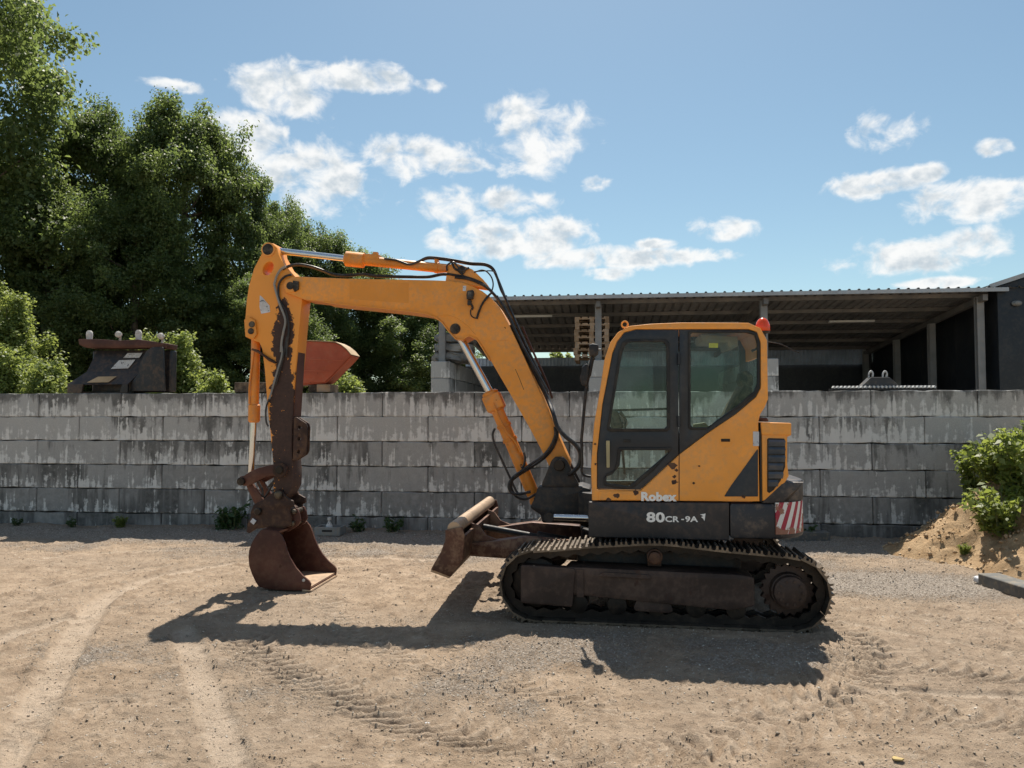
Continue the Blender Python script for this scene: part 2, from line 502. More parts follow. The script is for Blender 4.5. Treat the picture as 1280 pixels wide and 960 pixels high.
def glass(name, tint, refl=1.0):
    t = NT(name)
    tr = t.N.new('ShaderNodeBsdfTransparent'); tr.inputs[0].default_value = (*tint, 1)
    gl = t.N.new('ShaderNodeBsdfGlossy'); gl.inputs['Roughness'].default_value = .02; gl.inputs[0].default_value = (.9, .95, .95, 1)
    df = t.N.new('ShaderNodeBsdfDiffuse'); df.inputs[0].default_value = (.33, .42, .40, 1)   # film of dust
    c = t.coord('Object')
    nz = t.noise(c, 5.0, 6, .65, .6)
    m0 = t.N.new('ShaderNodeMixShader'); t.L.new(t.mp(nz, .35, .8, .001, .010), m0.inputs[0])
    t.L.new(tr.outputs[0], m0.inputs[1]); t.L.new(df.outputs[0], m0.inputs[2])
    fr = t.N.new('ShaderNodeFresnel'); fr.inputs[0].default_value = 1.45
    m = t.N.new('ShaderNodeMixShader'); t.L.new(t.math('MULTIPLY', fr.outputs[0], refl, clamp=True), m.inputs[0])
    t.L.new(m0.outputs[0], m.inputs[1]); t.L.new(gl.outputs[0], m.inputs[2])
    return t.done(m)
M['glass'] = glass('tinted_cab_glass', (.86, .95, .92), .55)
M['glass2'] = glass('far_cab_glass', (.95, .985, .975), .5)

def beacon_mat():
    t = NT('beacon_lens')
    b = t.bsdf((.85, .09, .012), .18, 0, None, .6, Transmission_Weight=.35)
    return t.done(b)
M['beacon'] = beacon_mat()

def stripes_mat():
    t = NT('hazard_stripes'); c = t.coord('Object'); s = t.xyz(c)
    w = t.math('ADD', s[0], t.math('MULTIPLY', s[1], .55))
    w = t.math('SUBTRACT', w, t.math('MULTIPLY', s[2], .42))
    fr = t.math('FRACT', t.math('ADD', t.math('MULTIPLY', w, 9.5), .15))
    k = t.math('GREATER_THAN', fr, .5)
    n = t.noise(c, 16, 7, .65)
    red = (.33, .018, .045)
    col = t.mix(k, red, (.66, .66, .64))
    edge = t.math('ADD', t.mp(t.math('ABSOLUTE', s[0]), .06, .22), t.mp(s[2], -.03, -.12))
    f = t.mp(t.math('ADD', n, t.math('MULTIPLY', edge, .16)), .60, .64)
    col = t.mix(f, col, t.mix(n, (.20, .07, .04), (.32, .16, .11)))
    return t.done(t.bsdf(col, .55, 0, t.bump(n, .2, .004)))
M['stripes'] = stripes_mat()

def arm_mat(cx, cz, z_hi, z_lo):
    """stick paint: a long ragged patch flaked off down to brown steel along the middle"""
    t = NT('flaking_arm_paint'); c = t.coord('Object'); s = t.xyz(c)
    n1 = t.noise(c, 12, 8, .68); n2 = t.noise(c, 3.2, 4); n3 = t.noise(c, 30, 6, .6)
    u = t.mp(s[2], z_lo, z_hi, 0, 1, False)                      # 0 at the bottom, 1 at the top
    ramp = t.N.new('ShaderNodeFloatCurve'); cv = ramp.mapping.curves[0]
    cv.points[0].location = (0, .125); cv.points[1].location = (1, 0)
    for p in ((.28, .14), (.40, .135), (.52, .11), (.70, .105), (.80, .085), (.9, .03)):
        cv.points.new(*p)
    ramp.mapping.update()
    t.L.new(u, ramp.inputs['Value'])
    cen = t.mp(u, 0, .45, cx + .045, cx, False)
    dist = t.math('ABSOLUTE', t.math('SUBTRACT', s[0], cen))
    dd = t.math('ADD', dist, t.math('MULTIPLY', t.math('SUBTRACT', n1, .5), .26))
    dd = t.math('ADD', dd, t.math('MULTIPLY', t.math('SUBTRACT', n2, .5), .10))
    dd = t.math('ADD', dd, t.mp(u, .86, .97, 0, .4))
    f = t.mp(t.math('SUBTRACT', ramp.outputs[0], dd), -.003, .004)
    f2 = t.mp(t.noise(c, 12, 7, .68), .70, .71)
    keep_ = t.mp(t.noise(c, 21, 7, .7), .655, .665)
    f = t.math('MULTIPLY', t.math('MAXIMUM', f, f2), t.math('SUBTRACT', 1.0, keep_))
    brown = t.mix(n3, (.022, .013, .011), (.085, .042, .03))
    paint = t.mix(n2, tuple(x * .9 for x in ORANGE), tuple(x * 1.06 for x in ORANGE))
    col = t.mix(f, paint, brown)
    rg = t.mix(f, (.42,) * 3, (.75,) * 3)
    h = t.math('SUBTRACT', t.math('MULTIPLY', n3, .5), f)
    return t.done(t.bsdf(col, rg, 0, t.bump(h, .35, .006)))

def concrete_mat():
    t = NT('stained_concrete'); c = t.coord('Object', rand=True); o = t.coord('Object'); so = t.xyz(o)
    at = t.N.new('ShaderNodeAttribute'); at.attribute_type = 'OBJECT'; at.attribute_name = 'tone'
    tone = at.outputs['Fac']
    at2 = t.N.new('ShaderNodeAttribute'); at2.attribute_type = 'OBJECT'; at2.attribute_name = 'salt'
    salt = at2.outputs['Fac']
    gp = t.N.new('ShaderNodeNewGeometry').outputs['Position']
    cm = t.N.new('ShaderNodeVectorMath'); cm.operation = 'MULTIPLY'; t.L.new(gp, cm.inputs[0]); cm.inputs[1].default_value = (8, 8, .8)
    streak = t.noise(cm.outputs[0], 1.0, 6, .62)
    cm2 = t.N.new('ShaderNodeVectorMath'); cm2.operation = 'MULTIPLY'; t.L.new(gp, cm2.inputs[0]); cm2.inputs[1].default_value = (15, 15, 1.1)
    streak2 = t.noise(cm2.outputs[0], 1.0, 5, .6)
    big = t.noise(c, 2.2, 4); mid = t.noise(c, 11, 7, .65); fine = t.noise(c, 70, 4, .7)
    # clean grey concrete
    wide = t.N.new('ShaderNodeVectorMath'); wide.operation = 'MULTIPLY'; t.L.new(gp, wide.inputs[0]); wide.inputs[1].default_value = (1.9, 1.9, .9)
    broad = t.noise(wide.outputs[0], 1.0, 3, .5)
    base = t.mix(t.mp(fine, .25, .8), (.36, .355, .342), (.51, .502, .482))
    base = t.mix(t.mp(big, .35, .7, 0, .5), base, (.38, .377, .37))
    a3 = t.N.new('ShaderNodeAttribute'); a3.attribute_type = 'OBJECT'; a3.attribute_name = 'damp'
    base = t.mix(a3.outputs['Fac'], base, t.mix(t.mp(mid, .3, .7), (.19, .188, .182), (.285, .282, .272)))
    a4 = t.N.new('ShaderNodeAttribute'); a4.attribute_type = 'OBJECT'; a4.attribute_name = 'hang'
    dark = t.mix(t.mp(mid, .3, .7), (.062, .062, .06), (.145, .143, .136))
    # mould: blotches and runs, some of it hanging from the top edge, more of it on blocks with low tone
    hang = t.math('MULTIPLY', t.mp(so[2], -.06, .20, -.15, .45, False), a4.outputs['Fac'])
    k = t.math('ADD', hang, t.math('MULTIPLY', t.math('SUBTRACT', streak, .5), 1.9))
    k = t.math('ADD', k, t.math('MULTIPLY', t.math('SUBTRACT', broad, .5), 2.4))
    k = t.math('ADD', k, t.math('MULTIPLY', t.math('SUBTRACT', mid, .5), 1.0))
    f = t.mp(t.math('SUBTRACT', k, tone), -.20, .24)
    col = t.mix(t.math('MULTIPLY', f, .84), base, dark)
    # lime bloom: white runs and crusts, ragged, mostly in the lower half of a block
    low = t.mp(so[2], .12, -.17, -.30, .16, False)
    w = t.math('ADD', low, t.math('MULTIPLY', t.math('SUBTRACT', streak2, .5), 2.3))
    w = t.math('ADD', w, t.math('MULTIPLY', t.math('SUBTRACT', mid, .5), 1.5))
    w = t.math('ADD', w, t.math('MULTIPLY', t.math('SUBTRACT', broad, .5), 1.1))
    fw = t.mp(t.math('ADD', w, salt), .14, .46)
    col = t.mix(t.math('MULTIPLY', fw, .78), col, (.72, .715, .69))
    h = t.math('ADD', t.math('MULTIPLY', mid, .6), t.math('MULTIPLY', fine, .4))
    return t.done(t.bsdf(col, .9, 0, t.bump(h, .5, .008), .25))
M['concrete'] = concrete_mat()

def soil_mat():
    t = NT('sandy_yard'); c = t.coord('Object')
    at = t.N.new('ShaderNodeAttribute'); at.attribute_name = 'grav'; grav = at.outputs['Fac']
    ar = t.N.new('ShaderNodeAttribute'); ar.attribute_name = 'rut'; rut = ar.outputs['Fac']
    big = t.noise(c, .55, 5); mid = t.noise(c, 3.4, 7, .62); fine = t.noise(c, 42, 6, .7); grit = t.noise(c, 190, 3, .7)
    v1 = t.voro(c, 62); v2 = t.voro(c, 130, 'F1', 'Color')
    sand = t.mix(t.mp(mid, .28, .72), (.285, .208, .143), (.455, .346, .250))
    sand = t.mix(t.mp(big, .40, .62, 0, .75), sand, (.33, .256, .19))
    sand = t.mix(t.math('MULTIPLY', rut, .6), sand, (.57, .465, .365))
    mot = t.noise(c, 7.5, 8, .7)
    sand = t.mix(t.mp(mot, .50, .70, 0, .7), sand, (.225, .165, .118))
    sand = t.mix(t.mp(mot, .45, .30, 0, .6), sand, (.54, .44, .345))
    gr = t.mix(t.mp(fine, .3, .75), (.20, .165, .135), (.48, .42, .36))
    f = t.mp(t.math('ADD', grav, t.math('MULTIPLY', t.math('SUBTRACT', fine, .5), 1.1)), .35, .75)
    col = t.mix(f, sand, gr)
    sp = t.mp(t.math('ADD', grit, t.math('MULTIPLY', t.math('SUBTRACT', fine, .5), .8)), .60, .74)
    col = t.mix(t.math('MULTIPLY', sp, .55), col, (.55, .47, .37))
    sd = t.mp(t.math('ADD', grit, t.math('MULTIPLY', t.math('SUBTRACT', mid, .5), .5)), .42, .30)
    col = t.mix(t.math('MULTIPLY', sd, .55), col, (.10, .07, .045))
    h = t.math('ADD', t.math('MULTIPLY', fine, .6), t.math('ADD', t.math('MULTIPLY', grit, .35), t.math('MULTIPLY', t.math('SUBTRACT', 1.0, v1), t.math('MULTIPLY', f, .5))))
    return t.done(t.bsdf(col, .95, 0, t.bump(h, 1.0, .03), .15))
M['soil'] = soil_mat()

def pebble_mat(name, a, b, c_):
    t = NT(name); c = t.coord('Object')
    n = t.voro(c, 24, 'F1', 'Color'); s = t.N.new('ShaderNodeSeparateColor'); t.L.new(n, s.inputs[0])
    col = t.mix(s.outputs[0], a, b); col = t.mix(t.mp(s.outputs[1], .7, .9), col, c_)
    return t.done(t.bsdf(col, .9, 0, None, .2))
M['pebble'] = pebble_mat('gravel_stone', (.19, .155, .12), (.44, .36, .275), (.56, .51, .44))
M['clod'] = pebble_mat('sand_clod', (.30, .205, .12), (.42, .30, .185), (.5, .38, .25))

def heap_mat():
    t = NT('heaped_sand'); c = t.coord('Object')
    mid = t.noise(c, 4, 7, .65); fine = t.noise(c, 34, 6, .7); grit = t.noise(c, 150, 3)
    col = t.mix(t.mp(mid, .3, .7), (.30, .195, .105), (.46, .325, .195))
    col = t.mix(t.mp(fine, .5, .75, 0, .6), col, (.52, .39, .25))
    col = t.mix(t.mp(grit, .38, .28, 0, .5), col, (.14, .085, .05))
    return t.done(t.bsdf(col, .95, 0, t.bump(t.math('ADD', fine, t.math('MULTIPLY', grit, .4)), .9, .02), .15))
M['heap'] = heap_mat()

def leaf_mat(name, a, b, trans, tint, tfac=.4, scale=.9):
    t = NT(name); c = t.coord('Object', rand=True)
    n = t.noise(c, scale, 3); n2 = t.noise(c, 14, 2)
    f = t.math('ADD', t.math('MULTIPLY', t.mp(n, .3, .7), .6), t.math('MULTIPLY', t.mp(n2, .3, .7), .4))
    oi = t.N.new('ShaderNodeObjectInfo')
    f = t.math('ADD', f, t.mp(oi.outputs['Random'], 0, 1, -.16, .12, False), clamp=True)
    col = t.mix(f, a, b)
    d = t.bsdf(col, .5, 0, None, .35)
    tr = t.N.new('ShaderNodeBsdfTranslucent')
    t.L.new(t.mix(f, trans, tint), tr.inputs[0])
    m = t.N.new('ShaderNodeMixShader'); m.inputs[0].default_value = tfac
    t.L.new(d.outputs[0], m.inputs[1]); t.L.new(tr.outputs[0], m.inputs[2])
    return t.done(m)
M['oak'] = leaf_mat('oak_leaves', (.065, .10, .04), (.135, .18, .07), (.13, .19, .05), (.32, .40, .11), .5)
M['shrub'] = leaf_mat('bright_shrub_leaves', (.13, .175, .055), (.21, .26, .09), (.32, .39, .08), (.46, .52, .14), .48, 2.0)
M['weed'] = leaf_mat('weed_leaves', (.115, .155, .04), (.18, .225, .065), (.28, .35, .055), (.42, .48, .10), .45, 3.0)
M['darkweed'] = leaf_mat('dark_weed_leaves', (.035, .07, .024), (.06, .105, .035), (.06, .12, .02), (.09, .16, .03), .35, 3.0)
M['bark'] = worn('bark', (.10, .085, .07), .9, dust_amt=.2, var=.3, bump=.8, scale=.6)
M['stem'] = worn('green_stem', (.10, .13, .05), .7, dust_amt=.1)
# ------------------------------------------------------------------ the excavator
EX = empty('excavator', (0.5, 7.95, 0), 'orange and charcoal tracked excavator standing in the yard with its bucket on the ground', 'excavator')
Z1 = lambda p, d: zx(p, 280, 290, 6.4, d)
Z2 = lambda p, d: zx(p, 290, 430, 6.4, d)
Z3 = lambda p, d: zx(p, 280, 560, 4.8, d)
Z4 = lambda p, d: zx(p, 430, 300, 5.052, d)
Z5 = lambda p, d: zx(p, 530, 400, 4.8, d)
Z6 = lambda p, d: zx(p, 530, 560, 4.0, d)
Z7 = lambda p, d: zx(p, 720, 380, 3.2, d)
def P3(f, p, d):
    a = f([p], d)[0]; return Vector((a[0], d, a[1]))
def L3(f, ps, d):
    return [P3(f, p[:2], p[2] if len(p) > 2 else d) for p in ps]

# ---- tracks
XI, XS, RI, RS = -.60, 1.585, .30, .30
def loop_points():
    pts = []
    for a in np.linspace(-90, -270, 25): pts.append((XI + RI * math.cos(R(a)), .33 + RI * math.sin(R(a))))
    pts += [(XI + .22, .648), (XI + .5, .682), (XI + .8, .704), (XI + 1.0, .718), (XI + 1.15, .718), (XI + 1.4, .694), (XI + 1.65, .672), (XI + 1.9, .655)]
    for a in np.linspace(84, -90, 25): pts.append((XS + RS * math.cos(R(a)), .33 + RS * math.sin(R(a))))
    return pts
LP = loop_points()
def resample(pts, n):
    P = np.array(pts + [pts[0]]); s = np.r_[0, np.cumsum(np.hypot(*np.diff(P, axis=0).T))]
    q = np.linspace(0, s[-1], n, endpoint=False)
    return np.stack([np.interp(q, s, P[:, 0]), np.interp(q, s, P[:, 1])], 1), s[-1]
_, LL = resample(LP, 10)
NSHOE = int(round(LL / .142))
SH, _ = resample(LP, NSHOE)
TAN = np.roll(SH, -1, 0) - np.roll(SH, 1, 0); TAN /= np.linalg.norm(TAN, axis=1)[:, None]

shoe0 = None
def make_track(y0, y1, near):
    global shoe0
    ym = (y0 + y1) / 2
    # chain: the closed belt of links the shoes are bolted to
    mb = MB(); n = len(SH) * 2; Q, _ = resample(LP, n)
    T = np.roll(Q, -1, 0) - np.roll(Q, 1, 0); T /= np.linalg.norm(T, axis=1)[:, None]
    NRM = np.stack([-T[:, 1], T[:, 0]], 1)
    for s in (-1, 1):
        v, f = [], []
        for i in range(n):
            o = Q[i] - NRM[i] * .006; q = Q[i] - NRM[i] * (.062 + (.026 if i % 2 else 0))
            for yy in (ym + s * .085 - .022, ym + s * .085 + .022): v += [(o[0], yy, o[1]), (q[0], yy, q[1])]
        for i in range(n):
            a, b = i * 4, ((i + 1) % n) * 4
            f += [(a, b, b + 1, a + 1), (a + 2, a + 3, b + 3, b + 2), (a, a + 2, b + 2, b), (a + 1, b + 1, b + 3, a + 3)]
        mb.add(v, f)
    tr = mb.build('track', M['track'], EX)
    for i in range(NSHOE):
        p, t = SH[i], TAN[i]
        loc = Vector((p[0], ym, p[1])); rot = (0, math.atan2(-t[1], t[0]), 0)
        if shoe0 is None:
            w = (y1 - y0) / 2
            m = MB(); L2 = .0665
            prof = [(-L2, -.006), (-L2, .004), (-.052, .012), (-.05, .044), (-.034, .044), (-.03, .012), (-.008, .012), (-.006, .034), (.007, .034), (.012, .012),
                    (.032, .012), (.036, .038), (.048, .038), (.054, .010), (L2 + .008, .004), (L2 + .008, -.006)]
            m.prism(prof, -w, w, bev=.0)
            shoe0 = m.build('track_shoe', M['shoe'], tr, origin=(0, 0, 0))
            shoe0.location = loc - WLOC[tr.name]; shoe0.rotation_euler = rot
        else:
            again(shoe0, tr, loc, rot)
    # frame between the wheels
    m = MB()
    oy = y0 + .045 if near else y1 - .045                 # outer face of the frame
    iy = y1 - .10 if near else y0 + .10
    fr = fillet([(XI + .28, .26), (XS - .50, .17), (XS - .30, .21), (XS - .30, .455), (XS - .42, .475), (XI + .30, .50), (XI + .24, .44)], .03)
    m.prism(fr, oy, iy, bev=.012)
    m.prism(fillet([(XI + .55, .425), (XI + 1.02, .415), (XI + 1.0, .455), (XI + .6, .465)], .012), oy - .018, oy + .01, bev=.004)
    m.prism(fillet([(XI - .13, .17), (XI + .33, .15), (XI + .36, .49), (XI - .13, .51)], .03), oy - .012, oy + .10, bev=.01)
    m.box((XI + .37, oy - .008, .24), (XI + .43, oy + .02, .48))
    m.prism(fillet([(XI + .85, .13), (XI + 1.22, .12), (XI + 1.16, .245), (XI + .9, .25)], .04), oy + .02, oy + .06, bev=.006)
    m.build('track_frame', M['trackframe'], tr)
    m = MB(); c = Vector((XI, ym, .33))
    m.lathe(c - Vector((0, .09, 0)), (0, 1, 0), [(0, .06), (0, .16), (.02, .218), (.05, .23), (.13, .23), (.16, .218), (.18, .16), (.18, .06)], 36)
    m.build('idler_wheel', M['track'], tr)
    m = MB(); c = Vector((XS, ym, .33))
    prof = []
    for i in range(42):
        a = 2 * math.pi * i / 42; r = .232 if i % 2 else .20
        prof.append((XS + r * math.cos(a), .33 + r * math.sin(a)))
    m.prism(prof, ym - .035, ym + .035, bev=.004)
    s = -1 if near else 1
    m.lathe(c, (0, s, 0), [(0, .17), (.03, .17), (.035, .155), (.11, .15), (.115, .14), (.165, .135), (.175, .12)], 36)
    for k in range(10):
        a = 2 * math.pi * k / 10
        q = c + Vector((.10 * math.cos(a), s * .165, .10 * math.sin(a)))
        m.lathe(q, (0, s, 0), [(0, .013), (.018, .013)], 6)
    m.build('drive_sprocket', M['trackframe'], tr)
    for k in range(5):
        c = Vector((XI + .38 + k * .34, ym - .13, .165))
        m = MB(); m.lathe(c, (0, 1, 0), [(0, .05), (.01, .085), (.05, .085), (.055, .07), (.2, .07), (.205, .085), (.25, .085), (.26, .05)], 20)
        m.build('track_roller', M['track'], tr)
    m = MB(); m.lathe(Vector((XI + 1.05, oy - .01, .60)), (0, 1 if near else -1, 0), [(0, .03), (.004, .05), (.05, .055), (.055, .068), (.15, .068), (.155, .05), (.2, .05)], 20)
    m.box((XI + .99, ym - .04, .5), (XI + 1.11, ym + .06, .56))
    m.build('carrier_roller', M['rust_dark'], tr)
    tr.rotation_euler.z = R(-1.8)
    return tr
make_track(6.80, 7.26, True)
make_track(8.62, 9.08, False)

# ---- car body and slew ring
m = MB()
m.slab(fillet([(-.3, 7.2), (1.3, 7.2), (1.1, 7.6), (1.1, 8.3), (1.3, 8.7), (-.3, 8.7), (-.1, 8.3), (-.1, 7.6)], .1), .26, .60, bev=.02)
m.lathe(Vector((.5, 7.95, .6)), (0, 0, 1), [(0, .52), (.06, .52), (.07, .47), (.17, .47)], 40)
m.build('car_body', M['black'], EX)

# ---- dozer blade
BN, BF = 6.88, 9.16
prof = Z6([(108, 410), (190, 393), (203, 440), (192, 560), (132, 645), (35, 606), (84, 520), (106, 462)], BN)
m = MB()
front = Z6([(106, 412), (106, 462), (84, 520), (35, 606)], BN)
fsm = [(p.x, p.y) for p in smooth([Vector((a, b, 0)) for a, b in front], 5)]
m.ribbon(fsm, .03, BN, BF)
bl = m.build('dozer_blade', M['blade'], EX)
for y in (BN - .004, BF - .026):
    e = MB(); e.prism(fillet(prof, .015), y, y + .03, bev=.004); e.build('end_plate', M['blade'], bl)
m = MB(); a = P3(Z6, (150, 402), BN + .03); m.cyl(a, (a.x, BF - .03, a.z), .062, 18, .004); m.build('top_tube', M['edge'], bl)  # pale steel colour stands in for sun along the blade's top edge
m = MB()
m.prism(Z6([(132, 642), (36, 604), (28, 622), (122, 656)], BN), BN + .03, BF - .03, bev=.003); m.build('cutting_edge', M['edge'], bl)
m = MB(); q = Z6([(190, 440), (204, 440), (196, 560), (140, 632), (122, 626), (180, 550)], BN); m.prism(q, BN + .03, BF - .03, bev=.003); m.build('back_plate', M['blade'], bl)
for k, y in enumerate((7.40, 8.46)):
    m = MB()
    m.prism(fillet(Z6([(185, 505), (300, 500), (470, 478), (760, 500), (760, 590), (480, 596), (190, 575)], BN + .1), .02), y - .07, y + .07, bev=.01)
    m.prism(Z6([(200, 405), (240, 420), (275, 470), (330, 492), (400, 497), (400, 515), (200, 515)], BN + .1), y - .012, y + .012, bev=.003)
    m.build('push_arm', M['blade'], bl)
m = MB(); a = P3(Z6, (215, 470), BN + .1); b = Vector((0, 7.95, .48)); a.y = 7.95
m.cyl(a, a.lerp(b, .5), .032, 16); m.cyl(a.lerp(b, .45), b, .058, 18, .005); m.build('blade_cylinder', M['black'], EX)

# ---- upper frame, swing post
dC = 7.0
m = MB()
x0 = Z7([(50, 790)], dC)[0][0]
m.slab(fillet([(x0 + .06, 7.08), (1.45, 7.08), (1.45, 9.0), (x0 + .06, 9.0), (x0 + .06, 8.5), (x0 - .12, 8.35), (x0 - .12, 7.8), (x0 + .06, 7.6)], .04), .78, 1.07, bev=.01)
m.build('upper_frame', M['black'], EX)
m = MB()
q = Z7([(50, 791), (612, 795), (612, 946), (50, 932)], dC)
m.prism(fillet(q, .012), 6.985, 7.06, bev=.008)
skirt = m.build('side_skirt', M['skirt'], EX)
dB = 8.10                                                    # centre plane of boom, arm and bucket
m = MB()
for s in (-1, 1):
    y = dB + s * .235
    m.prism(fillet(Z6([(582, 196), (606, 140), (638, 62), (655, 44), (695, 44), (714, 62), (742, 118), (782, 196)], dB - .26), .03), y - .035, y + .035, bev=.006)
m.prism(fillet(Z6([(570, 192), (790, 192), (835, 205), (835, 375), (592, 375), (582, 335), (528, 298), (548, 262)], dB - .26), .03), dB - .27, dB + .27, bev=.02)
pin = P3(Z6, (676, 86), dB - .28)
post = m.build('swing_post', M['black'], EX)
m = MB(); m.lathe(pin - Vector((0, .02, 0)), (0, 1, 0), [(0, .018), (0, .05), (.006, .058), (.60, .058), (.606, .05)], 24); m.build('pivot_pin', M['pinhead'], post)
m = MB(); a = P3(Z6, (650, 344), 7.72); b = P3(Z6, (836, 350), 7.72); m.cyl(a, b, .036, 18); sc_ = m.build('swing_cylinder_rod', M['chrome'], EX)
m = MB(); m.lathe(a - Vector((.05, 0, 0)), (0, 1, 0), [(-.06, .05), (.06, .05)], 16); m.build('rod_eye', M['black'], sc_)

# ---- boom
nb, fb = dB - .165, dB + .165
top = [(372, 345.5), (395, 346.5), (430, 348), (480, 349), (530, 350), (560, 350.8), (577, 353), (590, 357.5), (603, 364), (614, 372.5), (623, 383), (631, 396), (641, 416),
       (655, 446), (668, 475), (678, 497), (690, 525), (697, 543), (707, 565), (713, 578)]
bot = [(711, 590), (702, 596), (690, 590), (676, 561), (659, 529.5), (642, 500), (627, 474), (613, 450), (602, 432), (596, 423), (586, 419), (577, 424), (570, 423), (561, 413), (553, 402.5), (545, 396), (533, 391.5), (499, 387),
       (460, 383), (430, 380), (405, 377), (380, 374.4), (366, 369), (357, 365.5), (354, 357), (357, 350), (364, 346.5)]
m = MB(); hole = [(569 + 6 * math.cos(a), 411 + 5.2 * math.sin(a)) for a in np.linspace(0, 2 * math.pi, 14, endpoint=False)]
m.prism(pxz(top + bot, nb), nb, fb, bev=.008)
boom = m.build('boom', M['orange'], EX)
m = MB()
m.ribbon(pxz(bot[20:6:-1], nb - .0), -.012, nb - .012, fb + .012); m.build('bottom_flange', M['orange'], boom)
m = MB(); c = P3(lambda p, d: pxz(p, d), (569, 411), nb)
m.lathe(c - Vector((0, .012, 0)), (0, 1, 0), [(0, .03), (0, .052), (.014, .058)], 20); m.lathe(c - Vector((0, .02, 0)), (0, 1, 0), [(0, .02), (.0, .036), (.02, .036)], 8)
m.build('cylinder_pin', M['pinhead'], boom)
m = MB(); c = P3(lambda p, d: pxz(p, d), (363.6, 357.5), nb)
m.lathe(c - Vector((0, .016, 0)), (0, 1, 0), [(0, .05), (.006, .072), (.02, .074)], 24); m.build('arm_pivot_boss', M['orange'], boom)
m = MB(); m.lathe(c - Vector((0, .028, 0)), (0, 1, 0), [(0, .02), (0, .038), (.004, .042), (.02, .042)], 16)
q = pxz([(367, 351), (374, 352), (374, 362), (369, 365), (366, 360)], nb); m.prism(q, nb - .022, nb, bev=.003); m.build('arm_pivot_pin', M['pinhead'], boom)
m = MB(); m.prism(pxz([(437, 352), (511, 353.5), (511, 379), (437, 374)], nb), nb - .0012, nb + .004); m.build('faded_patch', M['faded'], boom)
# bracket of the arm cylinder on top
m = MB()
for s in (-1, 1):
    y = dB + s * .10; m.prism(fillet(Z4([(655, 165), (680, 148), (720, 150), (810, 185), (880, 250), (915, 300), (640, 265)], dB - .12), .02), y - .02, y + .02, bev=.004)
m.build('cylinder_bracket', M['orange'], boom)
m = MB(); c = P3(Z4, (745, 190), dB - .12); m.lathe(c - Vector((0, .02, 0)), (0, 1, 0), [(0, .03), (.004, .045), (.28, .045), (.284, .03)], 16); m.build('bracket_pin', M['pinhead'], boom)
# work lamp and its plug
m = MB(); m.prism(fillet(Z4([(786, 326), (822, 322), (826, 340), (818, 378), (782, 380), (780, 350)], nb), .008), nb - .075, nb - .01, bev=.006)
m.box(tuple(P3(Z4, (795, 395), nb) - Vector((.02, .04, .03))), tuple(P3(Z4, (795, 395), nb) + Vector((.02, .0, .02))))
m.sweep(smooth(L3(Z4, [(800, 400), (812, 425), (806, 440)], nb - .02), 5), .012, 8); lamp = m.build('work_lamp', M['black'], boom)
m = MB(); m.prism(fillet(Z4([(792, 334), (814, 331), (812, 366), (790, 368)], nb), .006), nb - .08, nb - .072, bev=.001); m.build('lamp_lens', M['plastic'], boom)
m = MB(); m.prism(Z4([(752, 290), (772, 289), (770, 322), (750, 322)], nb), nb - .003, nb + .002); m.build('sticker', M['decal'], boom)
m = MB(); m.sweep(L3(Z4, [(872, 640), (930, 640), (1040, 632)], nb + .001), .0035, 6); m.build('weld_seam', M['orange'], boom)
m = MB(); m.sweep(L3(Z4, [(1082, 815), (1110, 880), (1135, 945)], nb + .001), .003, 6); m.build('scratch', M['pinhead'], boom)
m = MB(); m.sweep(smooth(L3(Z4, [(600, 480), (660, 478), (720, 500), (780, 545), (830, 600)], nb + .001), 6), .005, 6); m.build('weld_seam', M['orange'], boom)

# ---- arm (stick)
na, fa = dB - .125, dB + .125
outline = [(327.5, 316), (328.5, 308), (334, 303.5), (341, 304), (346.5, 310), (348, 318), (356.6, 334), (366, 343), (373, 351), (378, 372), (375, 400), (371.4, 440), (368.5, 470), (366.5, 500), (365, 525), (364.5, 560),
           (366.5, 590), (366, 607), (360, 619), (352, 626), (344, 623), (341.5, 612), (342.5, 590), (341, 578), (338.4, 547), (335, 517), (333, 492), (330.6, 461), (327.5, 436), (324, 428), (313, 424), (307, 421), (306.3, 399), (308, 377), (311, 357), (317.5, 335)]
hole = [(335 + 6.5 * math.cos(a) + 2.2 * math.sin(a), 335.5 - 8.5 * math.sin(a)) for a in np.linspace(0, 2 * math.pi, 14, endpoint=False)]
m = MB(); m.prism(pxz(outline, na), na, fa, holes=[pxz(hole, na)], bev=.008)
arm = m.build('arm', None, EX)
oc = WLOC[arm.name]
pc = pxz([(352, 480), (352, 340), (352, 600)], na)
arm.data.materials.append(arm_mat(pc[0][0] - oc.x + .012, 0, pc[1][1] - oc.z, pc[2][1] - oc.z))
px_ = lambda p, d: pxz(p, d)
m = MB(); c = P3(px_, (335.5, 312), na); m.lathe(c - Vector((0, .022, 0)), (0, 1, 0), [(0, .02), (0, .055), (.006, .062), (.29, .062), (.295, .05)], 20); m.build('cylinder_pin', M['pinhead'], arm)
m = MB(); m.lathe(c - Vector((0, .014, 0)), (0, 1, 0), [(0, .06), (.004, .078), (.28, .078), (.284, .06)], 24); m.build('pin_boss', M['orange'], arm)
for yy in (na - .028, fa + .004):
    m = MB(); m.prism(fillet(pxz([(306.5, 400), (312, 396), (320, 401), (322, 418), (318, 424), (308, 421)], na), .01), yy, yy + .024, bev=.004); m.build('bucket_cylinder_lug', M['orange'], arm)
m = MB()
for q in ((313.8, 414), (315, 405.5)):
    c = P3(px_, q, na - .03); m.lathe(c - Vector((0, .012, 0)), (0, 1, 0), [(0, .016), (0, .03), (.004, .034), (.05, .034)], 14)
m.build('lug_pin', M['pinhead'], arm)
